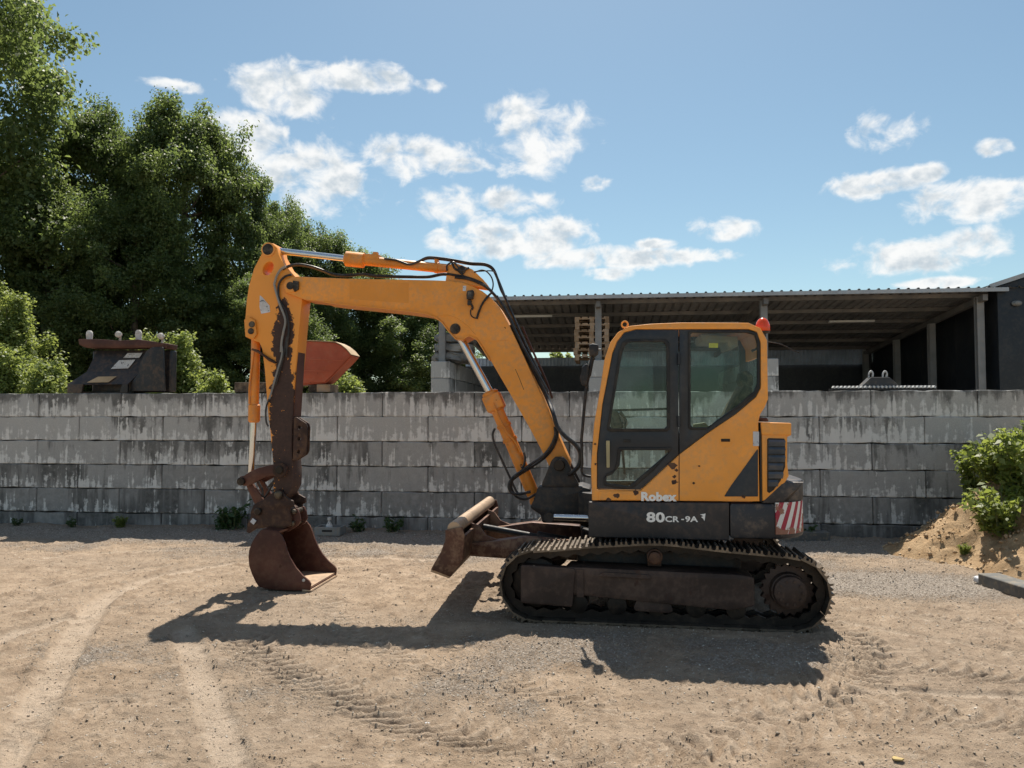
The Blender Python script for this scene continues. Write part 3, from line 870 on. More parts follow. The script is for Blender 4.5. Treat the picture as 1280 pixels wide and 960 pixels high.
# side lug with holes for a thumb
m = MB(); lug = Z2([(500, 585), (520, 585), (596, 635), (606, 665), (598, 860), (585, 885), (515, 930), (490, 935)], na)
hl = [[(a + 14 * math.cos(t), b + 15 * math.sin(t)) for t in np.linspace(0, 2 * math.pi, 10, endpoint=False)] for a, b in ((543, 668), (540, 760), (536, 862))]
for yy in (na - .012, na + .06):
    m.prism(fillet(lug, .012), yy, yy + .022, holes=[Z2(h, na) for h in hl], bev=.003)
m.build('thumb_lug', M['rust_dark'], arm)
m = MB(); m.prism(pxz([(369.5, 440), (371.5, 440), (366.5, 520), (364, 520)], na), na + .03, fa - .03); m.build('wear_strip', M['rust'], arm)
m = MB(); m.prism(fillet(Z1([(288, 505), (310, 525), (365, 590), (370, 640), (298, 655), (285, 600)], na), .006), na - .004, na + .002); m.build('decal', M['decal'], arm)
m = MB(); q = L3(Z2, [(160, 42), (210, 60), (260, 95), (300, 125), (350, 150)], na - .02); m.sweep(q, [.012, .018, .014, .02, .014], 6); m.build('hose_guide', M['rust_dark'], arm)

# ---- cylinders
def cylinder(name, rod_eye, gland, base, r_rod, r_bar, r_head, head_len, mat):
    ax = (base - gland).normalized(); L = (base - gland).length
    m = MB()
    m.lathe(gland, ax, [(-.02, r_rod + .004), (-.02, r_bar * .95), (0, r_head), (head_len, r_head), (head_len + .015, r_bar), (L - .07, r_bar), (L - .03, r_bar * .8), (L, r_bar * .55)], 26)
    m.lathe(base - Vector((0, .07, 0)), (0, 1, 0), [(0, r_bar * .7), (.004, r_bar * .9), (.136, r_bar * .9), (.14, r_bar * .7)], 20)
    b = m.build(name, mat, EX)
    r = MB(); r.cyl(rod_eye, gland, r_rod, 22); r.build('rod', M['chrome'], b)
    e = MB(); e.lathe(rod_eye - Vector((0, .055, 0)), (0, 1, 0), [(0, r_rod * .9), (.005, r_rod * 1.55), (.105, r_rod * 1.55), (.11, r_rod * .9)], 20); e.build('rod_eye', mat, b)
    return b, ax
# arm cylinder (on top of the boom)
ca, ax = cylinder('arm_cylinder', P3(px_, (337, 312.4), dB), P3(px_, (433, 323.5), dB), P3(px_, (577, 338), dB), .036, .052, .082, .20, M['cyl_paint'])
g = P3(px_, (433, 323.5), dB)
m = MB(); m.obox(g + ax * .30 + Vector((0, -.0, .045)), (.16, .10, .05), Matrix.Rotation(R(5), 3, 'Y')); m.obox(g + ax * .34 + Vector((0, -.02, .08)), (.05, .05, .04), Matrix.Rotation(R(5), 3, 'Y')); m.build('port_block', M['cyl_paint'], ca)
m = MB(); c = P3(px_, (546, 334.5), dB); m.lathe(c - ax * .02, ax, [(0, .056), (.002, .062), (.04, .062), (.042, .056)], 20); m.obox(c + Vector((0, 0, .075)), (.035, .08, .05), Matrix.Identity(3)); m.build('pipe_clamp', M['cyl_paint'], ca)
# boom cylinder
cb, ax = cylinder('boom_cylinder', P3(px_, (569, 411), dB - .03), P3(px_, (612.5, 491), dB - .03), P3(px_, (670, 626), dB - .03), .043, .068, .088, .20, M['cyl_paint'])
g = P3(px_, (612.5, 491), dB - .03)
rot = ax.to_track_quat('X', 'Y').to_matrix()
m = MB(); m.obox(g + ax * .11, (.17, .19, .19), rot); m.build('cylinder_head', M['cyl_paint'], cb, bevel=.012)
m = MB()
for k in (.36, .52): m.lathe(g + ax * k, ax, [(0, .068), (.002, .079), (.035, .079), (.037, .068)], 20)
m.build('pipe_clamp', M['cyl_paint'], cb)
m = MB(); a = g + Vector((0, -.10, 0)); m.sweep(smooth([a + ax * .12, a + ax * .3, a + ax * .46 + Vector((.02, 0, .0)), a + ax * .56 + Vector((.06, 0, .0)), a + ax * .68 + Vector((.07, 0, 0))], 5), .011, 8); m.build('oil_pipe', M['cyl_paint'], cb)
# bucket cylinder (front of the arm)
cc_, ax = cylinder('bucket_cylinder', P3(px_, (313.5, 598), dB), P3(px_, (317.5, 526), dB), P3(px_, (320, 416), dB), .034, .049, .064, .17, M['cyl_paint'])
m = MB(); a = P3(px_, (311.5, 505), dB - .05); b = P3(px_, (317, 440), dB - .06); m.sweep(smooth([a, a.lerp(b, .4) + Vector((-.015, 0, 0)), b], 5), .010, 8); m.build('oil_pipe', M['cyl_paint'], cc_)

# ---- bucket linkage
m = MB()
rock = [(84, 190), (95, 172), (120, 166), (150, 145), (200, 122), (260, 106), (310, 96), (350, 98), (374, 115), (372, 150), (350, 170), (320, 172), (290, 166), (240, 178), (190, 204), (150, 226), (120, 228), (92, 218)]
for yy in (dB - .20, dB + .16):
    m = MB(); m.prism(fillet(Z3(rock, dB - .2), .01), yy, yy + .04, bev=.006); rk = m.build('rocker_link', M['rust'], EX)
    if yy < dB: rk0 = rk
rk = rk0
for q in ((105, 200), (335, 132)):
    c = P3(Z3, q, dB - .2); m = MB(); m.lathe(c - Vector((0, .03, 0)), (0, 1, 0), [(0, .015), (0, .038), (.006, .044), (.43, .044), (.436, .03)], 18); m.build('link_pin', M['pinhead'], rk)
m = MB(); c = P3(Z3, (335, 132), dB - .2); m.lathe(c - Vector((0, .012, 0)), (0, 1, 0), [(0, .06), (.003, .078), (.012, .08)], 22); m.build('pin_boss', M['rust_dark'], rk)
m = MB()
for yy in (dB - .15, dB + .11):
    m.prism(fillet(Z3([(128, 218), (165, 205), (240, 318), (250, 350), (205, 360), (180, 330)], dB - .15), .02), yy, yy + .04, bev=.006); m.build('bucket_link', M['rust'], EX); m = MB()

# ---- quick coupler
m = MB()
cp = [(178, 340), (230, 312), (300, 262), (330, 248), (352, 262), (372, 296), (412, 318), (416, 348), (392, 362), (402, 430), (398, 468), (330, 492), (250, 478), (190, 486), (150, 512), (134, 506), (142, 452), (160, 420), (158, 385)]
for yy in (dB - .19, dB + .15):
    m.prism(fillet(Z3(cp, dB - .19), .012), yy, yy + .04, bev=.006)
m.prism(fillet(Z3([(200, 380), (320, 330), (385, 370), (395, 440), (330, 480), (250, 470), (190, 478)], dB - .19), .012), dB - .15, dB + .15, bev=.006)
qc = m.build('quick_coupler', M['rust_dark'], EX)
for q, r in (((330, 280), .045), ((206, 380), .04)):
    c = P3(Z3, q, dB - .19); m = MB(); m.lathe(c - Vector((0, .03, 0)), (0, 1, 0), [(0, .018), (0, r * .8), (.006, r), (.42, r), (.426, r * .8)], 18); m.build('coupler_pin', M['pinhead'], qc)
m = MB(); c = P3(Z3, (176, 440), dB - .20); m.obox(c, (.05, .012, .05), Matrix.Rotation(R(35), 3, 'Y')); m.build('lock_plate', M['decal'], qc)
m = MB(); m.sweep(smooth(L3(Z3, [(205, 200), (230, 250), (240, 300), (300, 200), (260, 240)], dB - .1), 6), .012, 8); m.build('coupler_hose', M['rubber'], qc)

# ---- bucket
yn, yf = 7.74, 8.54
side = [(232, 487), (285, 494), (322, 500), (345, 526), (362, 566), (376, 612), (398, 664), (430, 718), (472, 766), (508, 796), (520, 815), (516, 856), (430, 856), (300, 851), (215, 836), (190, 806), (166, 755), (150, 705), (146, 655), (150, 612), (168, 565), (196, 520)]
m = MB()
shell = Z3([(330, 500), (285, 494), (232, 487), (196, 520), (168, 565), (150, 612), (146, 655), (150, 705), (166, 755), (190, 806), (215, 836), (300, 851), (430, 856), (516, 856)], yn)
shp = [(p.x, p.y) for p in smooth([Vector((a, b, 0)) for a, b in shell], 3)]
m.ribbon(shp, .022, yn + .01, yf - .01)
bk = m.build('bucket', M['rust'], EX)
for yy in (yn, yf - .028):
    m = MB(); m.prism(Z3(side, yn), yy, yy + .028, bev=.004); m.build('side_plate', M['rust'], bk)
m = MB(); m.prism(Z3([(290, 842), (430, 846), (512, 848), (512, 836), (430, 833), (300, 827)], yn), yn + .03, yf - .03); m.build('sunlit_floor', M['edge'], bk)  # pale plate added to put sunlight into the bucket floor's colour
m = MB(); q = Z3([(470, 848), (520, 853), (524, 860), (470, 862)], yn); m.prism(q, yn - .006, yf + .006, bev=.002); m.build('cutting_edge', M['edge'], bk)
for yy in (yn, yf):
    c = P3(Z3, (479, 793), yn); c.y = yy; m = MB(); m.lathe(c - Vector((0, .012, 0)), (0, 1, 0), [(0, .012), (.002, .016), (.024, .016), (.026, .012)], 10); m.build('bolt', M['lampglass'], bk)
for yy in (dB - .11, dB + .08):
    m = MB(); m.prism(fillet(Z3([(250, 492), (240, 455), (300, 400), (390, 375), (425, 365), (440, 395), (448, 440), (430, 470), (370, 510)], dB - .16), .012), yy, yy + .03, bev=.004); m.build('mounting_ear', M['rust'], bk)
m = MB()
for q in ((412, 385), (405, 455)):
    c = P3(Z3, q, dB - .16); c.y = dB - .16; m.lathe(c, (0, 1, 0), [(0, .02), (.004, .028), (.30, .028), (.304, .02)], 14)
m.build('ear_pin', M['pinhead'], bk)

# ---- hoses
def hose(f, pts, d, r, name='hydraulic_hose', mat='rubber', n=6):
    m = MB(); m.sweep(smooth(L3(f, pts, d), n), r, 8); return m.build(name, M[mat], EX)
for k, dy in enumerate((-.05, .03)):
    o = k * 7
    hose(Z4, [(255, 118 + o), (330, 128 + o), (410, 155 + o), (470, 136 + o), (530, 110 + o), (620, 116 + o), (700, 128 + o), (800, 146 + o), (890, 152 + o), (940, 180 + o), (968, 240), (990 + o, 310), (1020, 370), (1050, 440), (1085, 520), (1125, 610), (1180, 730), (1240, 850)], dB - .02 + dy, .0135)
    hose(Z1, [(470, 300 + o), (520, 270 + o), (600, 258 + o), (700, 275 + o), (790, 305 + o), (880, 338 + o), (980, 345 + o), (1100, 335 + o), (1180, 345 + o), (1300, 352 + o), (1500, 356 + o), (1640, 355 + o), (1750, 335 + o), (1850, 345 + o), (1960, 368 + o), (2080, 420 + o), (2180, 520 + o), (2260, 640 + o)], dB - .08 + dy, .0125)
hose(Z4, [(700, 235), (780, 245), (860, 275), (930, 325), (990, 395), (1040, 480), (1080, 570), (1140, 690), (1200, 800), (1250, 890), (1290, 960)], dB - .14, .014)
for k, dy in enumerate((-.10, 0.0, .09)):
    hose(Z5, [(520, 30, dB + dy), (600, 190, dB + dy), (680, 350, dB + dy), (740, 470, dB + dy), (775, 560, dB - .15 + dy), (800, 640, dB - .18 + dy), (850, 700, dB - .2 + dy), (905, 745, dB - .2 + dy), (938, 800, dB - .2 + dy), (930, 870, dB - .2 + dy), (890, 915, dB - .2 + dy), (850, 940, dB - .1 + dy)], dB, .022)
hose(Z5, [(560, 40), (620, 180), (700, 350), (745, 450)], dB + .02, .012, 'boom_pipe', 'rust')
hose(Z5, [(590, 40), (650, 180), (730, 355), (770, 470)], dB + .10, .012, 'boom_pipe', 'rust')
hose(Z4, [(820, 205), (880, 190), (925, 225), (942, 280), (925, 340), (880, 395), (850, 450), (836, 495)], dB - .19, .0075)
hose(Z4, [(790, 200), (850, 198), (930, 195), (960, 210)], dB - .1, .006)
hose(Z4, [(650, 195), (652, 160), (690, 140), (725, 175), (745, 215), (760, 240)], dB - .14, .010)
hose(Z4, [(680, 135), (700, 180), (745, 195), (790, 175)], dB - .14, .012)
hose(Z4, [(800, 440), (800, 470), (815, 488), (835, 495)], nb - .01, .006)
hose(Z4, [(935, 330), (900, 365), (870, 410), (850, 460), (838, 498)], nb - .015, .011)
hose(Z5, [(425, 650), (412, 690), (425, 750), (455, 815), (490, 890), (520, 955), (545, 1010), (570, 1050)], dB - .13, .012)
hose(Z5, [(785, 640), (788, 690), (765, 750), (720, 810), (650, 860), (580, 910), (530, 950), (510, 990), (520, 1030), (560, 1045), (640, 1030)], dB - .24, .015)
hose(Z5, [(800, 650), (800, 700), (775, 765), (725, 825), (650, 880), (570, 930), (530, 965), (525, 1010), (555, 1060), (610, 1075), (680, 1040)], dB - .20, .013)
hose(Z5, [(598, 795), (606, 830), (600, 870), (585, 890)], dB - .13, .012)
hose(Z5, [(945, 740), (950, 850), (945, 900), (960, 930), (1000, 940)], 7.4, .012)
hose(Z1, [(495, 275), (455, 300), (425, 345), (408, 400), (405, 430), (440, 560), (490, 700), (475, 800), (462, 870), (455, 960)], na - .028, .013, 'sleeved_hose', 'greyplastic')
hose(Z1, [(540, 340), (490, 355), (450, 395), (435, 450), (445, 540), (500, 640), (520, 780), (505, 900), (500, 1000)], na - .025, .012)
hose(Z2, [(395, 0), (402, 50), (395, 110), (370, 195), (345, 280), (325, 350), (308, 410), (298, 440)], na - .028, .011, 'sleeved_hose', 'greyplastic')
hose(Z2, [(298, 440), (275, 500), (270, 560), (275, 625), (290, 660)], na - .02, .010)
hose(Z2, [(440, -60), (420, 60), (390, 190), (350, 330)], na - .022, .010)

# ---- cab
dF = 7.96
O7 = [(64, 786), (60, 650), (72, 480), (95, 350), (114, 222), (138, 152), (168, 113), (212, 88), (300, 79), (420, 74), (690, 75), (738, 96), (765, 145), (769, 380), (756, 412), (737, 442), (730, 472), (735, 790)]
D7 = [(84, 742), (84, 600), (106, 400), (146, 196), (164, 150), (192, 114), (240, 101), (690, 101), (722, 112), (738, 155), (739, 335), (720, 372), (640, 440), (520, 521), (413, 602), (256, 747)]
m = MB()
m.prism(Z7(O7, dC), dC, dC + .06, holes=[Z7(D7, dC)], bev=.010)
far_hole = [(95, 740), (90, 600), (112, 400), (150, 200), (172, 140), (220, 108), (690, 108), (725, 130), (730, 340), (700, 400), (640, 560), (300, 740)]
inner = MB(); inner.prism(Z7(O7, dC), dF - .05, dF, holes=[Z7(far_hole, dC)], bev=.008)
rp = Z7([(72, 480), (95, 350), (114, 222), (138, 152), (168, 113), (212, 88), (300, 79), (420, 74), (690, 75), (738, 96), (765, 145), (767, 200)], dC)
m.ribbon([(a, b - .004) for a, b in rp[3:]], -.028, dC + .055, dF - .045)
rp2 = Z7([(769, 375), (756, 412), (737, 442), (730, 472), (735, 785)], dC)
inner.ribbon([(a - .004, b) for a, b in rp2], -.02, dC + .062, dF - .052)
a, b = Z7([(64, 786), (735, 700)], dC)
m.box((a[0] + .02, dC + .055, a[1]), (b[0] - .05, dF - .045, a[1] + .04))
cab = m.build('cab', M['cab_paint'], EX)
inner.build('inner_frame', M['charcoal'], cab)
# windscreen and rear glass
m = MB(); q = Z7([(64, 760), (62, 650), (74, 480), (97, 350), (116, 222), (136, 162)], dC); m.ribbon(q, -.008, dC + .065, dF - .055); m.build('windscreen', M['glass2'], cab)
m = MB(); q = Z7([(764, 205), (767, 372)], dC); m.ribbon(q, -.008, dC + .065, dF - .055); m.build('rear_pane', M['glass2'], cab)
m = MB(); m.prism(Z7([(98, 735), (93, 600), (115, 400), (153, 200), (175, 143), (222, 111), (688, 111), (722, 132), (727, 340), (697, 400), (637, 555), (300, 735)], dC), dF - .03, dF - .022); m.build('far_pane', M['glass2'], cab)
m = MB()
for x in (408, ): m.prism(Z7([(x - 12, 108), (x + 12, 108), (x + 12, 700), (x - 12, 700)], dC), dF - .06, dF - .052 + .02)
m.prism(Z7([(150, 338), (560, 300), (560, 304), (150, 342)], dC + .9), dF + .03, dF + .04)
m.build('far_pillar', M['gasket'], cab)
# door
m = MB()
dr = [(86, 740), (86, 600), (108, 400), (148, 197), (166, 151), (194, 116), (240, 103), (410, 103), (410, 602), (256, 744)]
w1 = [(134, 490), (150, 395), (184, 195), (196, 163), (216, 151), (350, 151), (362, 166), (365, 488), (354, 499), (144, 499)]
w2 = [(182, 584), (368, 584), (372, 592), (300, 655), (222, 722), (208, 730), (121, 716), (121, 682), (158, 668), (174, 644), (178, 592)]
m.prism(Z7(dr, dC), dC + .004, dC + .045, holes=[Z7(w1, dC), Z7(w2, dC)], bev=.006)
door = m.build('door', M['charcoal'], EX)
def grow(pts, k):
    cx = sum(p[0] for p in pts) / len(pts); cy = sum(p[1] for p in pts) / len(pts)
    return [(cx + (x - cx) * (1 + k / abs(x - cx + 1e-6)) if abs(x - cx) > 1 else x, cy + (y - cy) * (1 + k / abs(y - cy + 1e-6)) if abs(y - cy) > 1 else y) for x, y in pts]
for w in (w1, w2):
    m = MB(); m.prism(fillet(Z7(grow(w, 11), dC), .02), dC - .006, dC + .01, holes=[fillet(Z7(grow(w, -1), dC), .012)], bev=.004); m.build('gasket', M['gasket'], door)
    m = MB(); m.prism(Z7(grow(w, 3), dC), dC + .016, dC + .022); m.build('window_pane', M['glass'], door)
m = MB(); m.prism(fillet(Z7([(120, 546), (135, 546), (135, 654), (122, 654)], dC), .008), dC - .03, dC - .012, bev=.004); 
for zz in (556, 644): c = P3(Z7, (128, zz), dC); m.box((c.x - .012, dC - .02, c.z - .012), (c.x + .012, dC + .01, c.z + .012))
m.build('handle', M['handle'], door)
m = MB(); m.prism(fillet(Z7([(190, 541), (218, 541), (218, 552), (190, 552)], dC), .006), dC - .006, dC + .01, bev=.003); m.build('lock', M['gasket'], door)
m = MB()
for zz in (220, 470):
    c = P3(Z7, (411, zz), dC); m = MB(); m.cyl((c.x, dC - .012, c.z - .05), (c.x, dC - .012, c.z + .05), .012, 10); m.build('hinge', M['charcoal'], door)
m = MB(); m.prism(fillet(Z7([(262, 746), (408, 610), (408, 784), (90, 784), (90, 750), (240, 750)], dC), .008), dC - .006, dC + .03, bev=.004); m.build('lower_panel', M['cab_paint'], door)
# fixed rear window
m = MB()
rw = [(414, 103), (690, 103), (721, 114), (737, 156), (737, 334), (719, 371), (639, 439), (519, 520), (414, 600)]
g1 = [(458, 120), (466, 114), (684, 114), (716, 124), (726, 160), (726, 318), (712, 350), (650, 404), (560, 468), (532, 494), (466, 494), (458, 486)]
m.prism(Z7(rw, dC), dC + .004, dC + .045, holes=[Z7(g1, dC)], bev=.006)
rwf = m.build('side_window', M['charcoal'], EX)
m = MB(); m.prism(fillet(Z7(grow(g1, 9), dC), .02), dC - .006, dC + .01, holes=[fillet(Z7(grow(g1, -1), dC), .02)], bev=.004); m.build('gasket', M['gasket'], rwf)
m = MB(); m.prism(Z7(grow(g1, 3), dC), dC + .016, dC + .022); m.build('window_pane', M['glass'], rwf)
m = MB(); m.prism(Z7([(533, 155), (570, 155), (570, 174), (533, 174)], dC), dC + .026, dC + .029); m.build('yellow_sticker', M['yellow'], EX)
# recessed latch, stickers, dark corner panel on the body side
m = MB(); c = P3(Z7, (600, 545), dC); m.lathe(Vector((c.x, dC - .002, c.z)), (0, 1, 0), [(0, .050), (.001, .064), (.006, .066)], 24); m.build('latch_surround', M['cab_paint'], cab)
m = MB(); m.prism(fillet(Z7([(580, 539), (616, 539), (616, 551), (580, 551)], dC), .006), dC - .006, dC + .0, bev=.001); m.build('latch', M['pinhead'], cab)
m = MB(); m.prism(Z7([(708, 510), (732, 510), (732, 568), (708, 568)], dC), dC - .003, dC + .001); m.build('sticker', M['decal'], cab)
m = MB(); m.prism(fillet(Z7([(592, 770), (620, 726), (672, 655), (724, 582), (728, 582), (728, 770)], dC), .006), dC - .005, dC + .01, bev=.003); m.build('corner_panel', M['charcoal'], cab)
m = MB(); m.prism(Z7([(411, 600), (414, 600), (414, 790), (411, 790)], dC), dC - .002, dC + .002); m.build('door_gap', M['gasket'], cab)
m = MB()
for k, (x, y, r) in enumerate(((386, 645, .045), (394, 690, .022), (394, 712, .034), (402, 664, .02), (240, 754, .036), (162, 767, .032), (130, 782, .026), (470, 716, .016), (670, 770, .026), (492, 648, .012), (76, 560, .014), (78, 640, .014))):
    c = P3(Z7, (x, y), dC); rr = random.Random(k); pts = [(c.x + r * rr.uniform(.5, 1.1) * math.cos(a), c.z + r * .7 * rr.uniform(.5, 1.2) * math.sin(a)) for a in np.linspace(0, 2 * math.pi, 11, endpoint=False)]
    m.prism(pts, dC - .0075, dC - .004)
m.build('paint_chip', M['rust_dark'], cab)
m = MB(); c = P3(Z7, (195, 82), dC + .05)
m.sweep([c + Vector((.028 * math.cos(a), 0, .03 * math.sin(a))) for a in np.linspace(0, 2 * math.pi, 15)], .008, 8); m.build('lifting_eye', M['cab_paint'], cab)

# ---- lettering
def letters(text, px, py, h_px, w_px, d, mat, parent, name='lettering', off=.0, shear=0.0):
    cu = bpy.data.curves.new('t', 'FONT'); cu.body = text; cu.size = 1; cu.extrude = .002; cu.offset = off; cu.shear = shear; cu.resolution_u = 3; cu.space_character = 1.03
    ob = bpy.data.objects.new('t', cu); me = bpy.data.meshes.new_from_object(ob)
    v = np.array([tuple(x.co) for x in me.vertices]); f = [tuple(p.vertices) for p in me.polygons]
    bpy.data.objects.remove(ob); bpy.data.curves.remove(cu); bpy.data.meshes.remove(me)
    lo, hi = v.min(0), v.max(0)
    a = P3(px_, (px, py), d); b = P3(px_, (px + w_px, py - h_px), d)
    sx = (b.x - a.x) / (hi[0] - lo[0]); sz = (b.z - a.z) / (hi[1] - lo[1])
    mb = MB(); mb.add([(a.x + (x - lo[0]) * sx, d - z, a.z + (y - lo[1]) * sz) for x, y, z in v], f)
    return mb.build(name, M[mat], parent)
letters('Robex', 801.5, 626.3, 11, 44.5, dC - .010, 'white', cab, off=.05)
letters('80', 808, 652.8, 12.5, 23, 6.982, 'white', skirt, off=.035)
letters('CR', 831.5, 652.5, 7.2, 17.5, 6.982, 'white', skirt, off=.03)
letters('-', 851.5, 650, 1.4, 3.5, 6.982, 'white', skirt, off=.03)
letters('9A', 856.5, 652.5, 7.2, 16, 6.982, 'white', skirt, off=.03)
m = MB(); m.prism(Z7([(496, 842), (518, 838), (514, 868), (508, 858), (500, 852), (510, 848)], 6.982), 6.980, 6.984); m.build('emblem', M['white'], skirt)

# ---- engine cover, counterweight
m = MB()
E7 = [(742, 478), (790, 476), (858, 479), (858, 526), (846, 532), (846, 640), (852, 688), (828, 730), (800, 764), (778, 784), (745, 788)]
m.prism(Z7(E7, dC), dC - .005, 8.9, bev=.015)
ec = m.build('engine_cover', M['cab_paint'], EX)
m = MB(); m.prism(fillet(Z7([(738, 473), (861, 476), (861, 527), (742, 524)], dC), .015), dC - .014, 8.92, bev=.012); m.build('cover_lid', M['cab_paint'], ec)
gr = [(764, 541), (770, 536), (832, 538), (836, 546), (836, 650), (818, 706), (790, 744), (772, 756), (764, 750)]
m = MB(); m.prism(Z7(gr, dC), dC - .012, dC + .01, bev=.004); m.build('grille_recess', M['gasket'], ec)
for k, y in enumerate((556, 586, 618, 650, 684, 716)):
    xr = 834 if y < 650 else (826 if y < 690 else 806)
    a = P3(Z7, (768, y), dC); b = P3(Z7, (xr, y), dC); m = MB()
    m.obox(((a.x + b.x) / 2, dC - .016, a.z), (b.x - a.x, .028, .052), Matrix.Rotation(R(38), 3, 'X')); m.build('louver', M['louver'], ec)
m = MB(); m.prism(Z7([(736, 475), (741, 475), (744, 790), (738, 790)], dC), dC + .003, dC + .05); m.build('cover_gap', M['gasket'], ec)
m = MB(); m.prism(fillet(Z7([(730, 455), (766, 455), (775, 470), (730, 470)], dC + .1), .01), dC + .12, dC + .5, bev=.006); m.build('cover_hinge', M['rust'], ec)
xs = Z7([(616, 800)], dC)[0][0]; xe = U(966, 640, dC).x
def rear(yoff=0, grow_=0):
    pts = [(xe, dC - .012 - grow_)]
    for a in np.linspace(-90, 0, 9)[1:]: pts.append((xe + (.36 + grow_) * math.cos(R(a)), 7.49 + (.50 + grow_) * math.sin(R(a)) * 1.0))
    return pts
plan = [(xs, dC - .012)] + rear() + [(xe + .37, 8.3)] + [(p[0], 15.98 - p[1]) for p in rear()[::-1]] + [(xs, 8.99)]
zb = U(900, 673, dC).z; zt = Z7([(700, 797)], dC)[0][1]
m = MB(); m.slab(plan, zb, zt, bev=.03)
up = [(U(975, 600, dC).x - .06, dC + .02)] + rear()[1:] + [(xe + .37, 8.3)] + [(p[0], 15.98 - p[1]) for p in rear()[:0:-1]] + [(U(975, 600, dC).x - .06, 8.96)]
cw = m.build('counterweight', M['cw'], EX)
ztop = U(1000, 598, 7.4).z
m = MB()
upn = [(xe - .10, dC - .006)] + rear() + [(xe + .37, 8.3)] + [(p[0], 15.98 - p[1]) for p in rear()[::-1]] + [(xe - .10, 8.98)]
v, f = curve_fill([upn], (ztop - zt) / 2, .02)
zm = (ztop + zt) / 2
vv = []
for a, b, c in v:                                # lean the shoulder in towards the engine cover
    k = (c + (ztop - zt) / 2) / (ztop - zt)
    if a < xe + .12: a = a + k * .20
    vv.append((a, b, zm + c))
m.add(vv, f); m.build('shoulder', M['cw'], cw)
# hazard plate wrapped round the rear corner
m = MB(); arc = rear(0, .008); arc = [(xe + .02, dC - .022)] + arc[1:6]
arc = [(p.x, p.y) for p in smooth([Vector((a, b, 0)) for a, b in arc], 4)]
v, f = [], []
for a, b in arc: v += [(a, b, zb + .045), (a, b, zt + .01)]
for i in range(len(arc) - 1): f.append((2 * i, 2 * i + 2, 2 * i + 3, 2 * i + 1))
k = len(v); v += [(a - .004, b + .008, c) for a, b, c in v]
f += [tuple(i + k for i in q[::-1]) for q in f]
m.add(v, f); m.build('hazard_plate', M['stripes'], cw)

# ---- beacon, antenna, mirrors, rail
b0 = P3(px_, (953.5, 417), dC + .22)
m = MB(); m.lathe(b0 - Vector((0, 0, .03)), (0, 0, 1), [(0, .03), (.03, .03), (.035, .062), (.05, .066), (.05, .03)], 24); bc = m.build('beacon_light', M['black'], EX)
m = MB(); m.lathe(b0 + Vector((0, 0, .02)), (0, 0, 1), [(0, .060), (.01, .066), (.05, .064), (.085, .054), (.11, .038), (.122, .02), (.125, .002)], 28); m.build('lens', M['beacon'], bc)
m = MB(); m.sweep([b0 + Vector((-.02, 0, -.03)), b0 + Vector((-.02, 0, -.12)), b0 + Vector((-.10, 0, -.16))], .012, 8); m.build('beacon_stalk', M['black'], bc)
hose(px_, [(957, 427), (975, 430), (990, 437), (999, 441)], dC + .3, .004, 'aerial', 'black')
m = MB(); m.prism(fillet(Z5([(988, 150), (1012, 142), (1048, 148), (1046, 200), (1030, 218), (996, 218)], dC + .05), .02), dC + .02, dC + .14, bev=.015); mi = m.build('mirror', M['black'], EX)
m = MB(); m.sweep(smooth(L3(Z5, [(1020, 205), (1008, 240), (990, 330), (975, 400), (962, 520), (952, 640), (945, 720), (948, 760)], dC + .1), 5), [.02] * 11 + [.014] * 25, 10); m.build('mirror_arm', M['black'], mi)
m = MB(); m.prism(fillet(Z5([(948, 285), (975, 262), (990, 275), (985, 345), (972, 400), (946, 392), (935, 350), (945, 320)], dC + .08), .025), dC + .02, dC + .12, bev=.012); m.build('lower_mirror', M['black'], mi)
m = MB(); m.sweep(L3(Z5, [(1040, 178), (1062, 178)], dC + .05), .010, 8); m.build('mirror_bracket', M['greyplastic'], mi)

# ---- cab interior
st = P3(Z7, (600, 560), 7.5)
zf = Z7([(100, 780)], dC)[0][1] + .03
def sx(px, py, d=7.5): return P3(px_, (px, py), d)
m = MB(); a = sx(872, 560); b = sx(925, 575)
m.obox((a + b) / 2 + Vector((0, 0, -.05)), (.46, .46, .15), Matrix.Rotation(R(4), 3, 'Y')); seat = m.build('seat', M['seat'], EX, bevel=.04)
m = MB(); m.prism(fillet(pxz([(893, 560), (897, 535), (912, 505), (926, 480), (936, 486), (934, 520), (925, 562)], 7.5), .03), 7.28, 7.72, bev=.03); m.build('seat_back', M['seat'], seat)
m = MB(); m.prism(fillet(pxz([(922, 476), (924, 466), (932, 463), (939, 470), (939, 482), (933, 489), (926, 487)], 7.5), .03), 7.38, 7.62, bev=.03); m.build('headrest', M['seat'], seat)
for yy in (7.22, 7.72):
    m = MB(); m.bar(sx(880, 540, yy), sx(925, 515, yy), .06, .05); m.build('armrest', M['seat'], seat, bevel=.01)
    m = MB(); c = sx(848, 545, yy); m.box((c.x - .12, yy - .07, zf), (c.x + .25, yy + .07, c.z - .02)); cs = m.build('control_console', M['plastic'], EX, bevel=.015)
    m = MB(); m.sweep([c + Vector((0, 0, -.05)), c + Vector((-.01, 0, .05)), c + Vector((-.03, 0, .12)), c + Vector((-.03, 0, .2))], [.012, .014, .026, .022], 10); m.build('joystick', M['plastic'], cs)
m = MB(); c = sx(772, 512, 7.5)
m.bar(sx(765, 513, 7.55), sx(835, 511, 7.55), .03, .022); m.build('grab_bar', M['plastic'], EX)
for yy in (7.42, 7.58):
    m = MB(); a = sx(778, 560, yy); m.sweep([a + Vector((.02, 0, -.25)), a + Vector((0, 0, -.02)), sx(782, 524, yy), sx(775, 515, yy)], [.012, .012, .012, .018], 8); m.build('travel_lever', M['plastic'], EX)
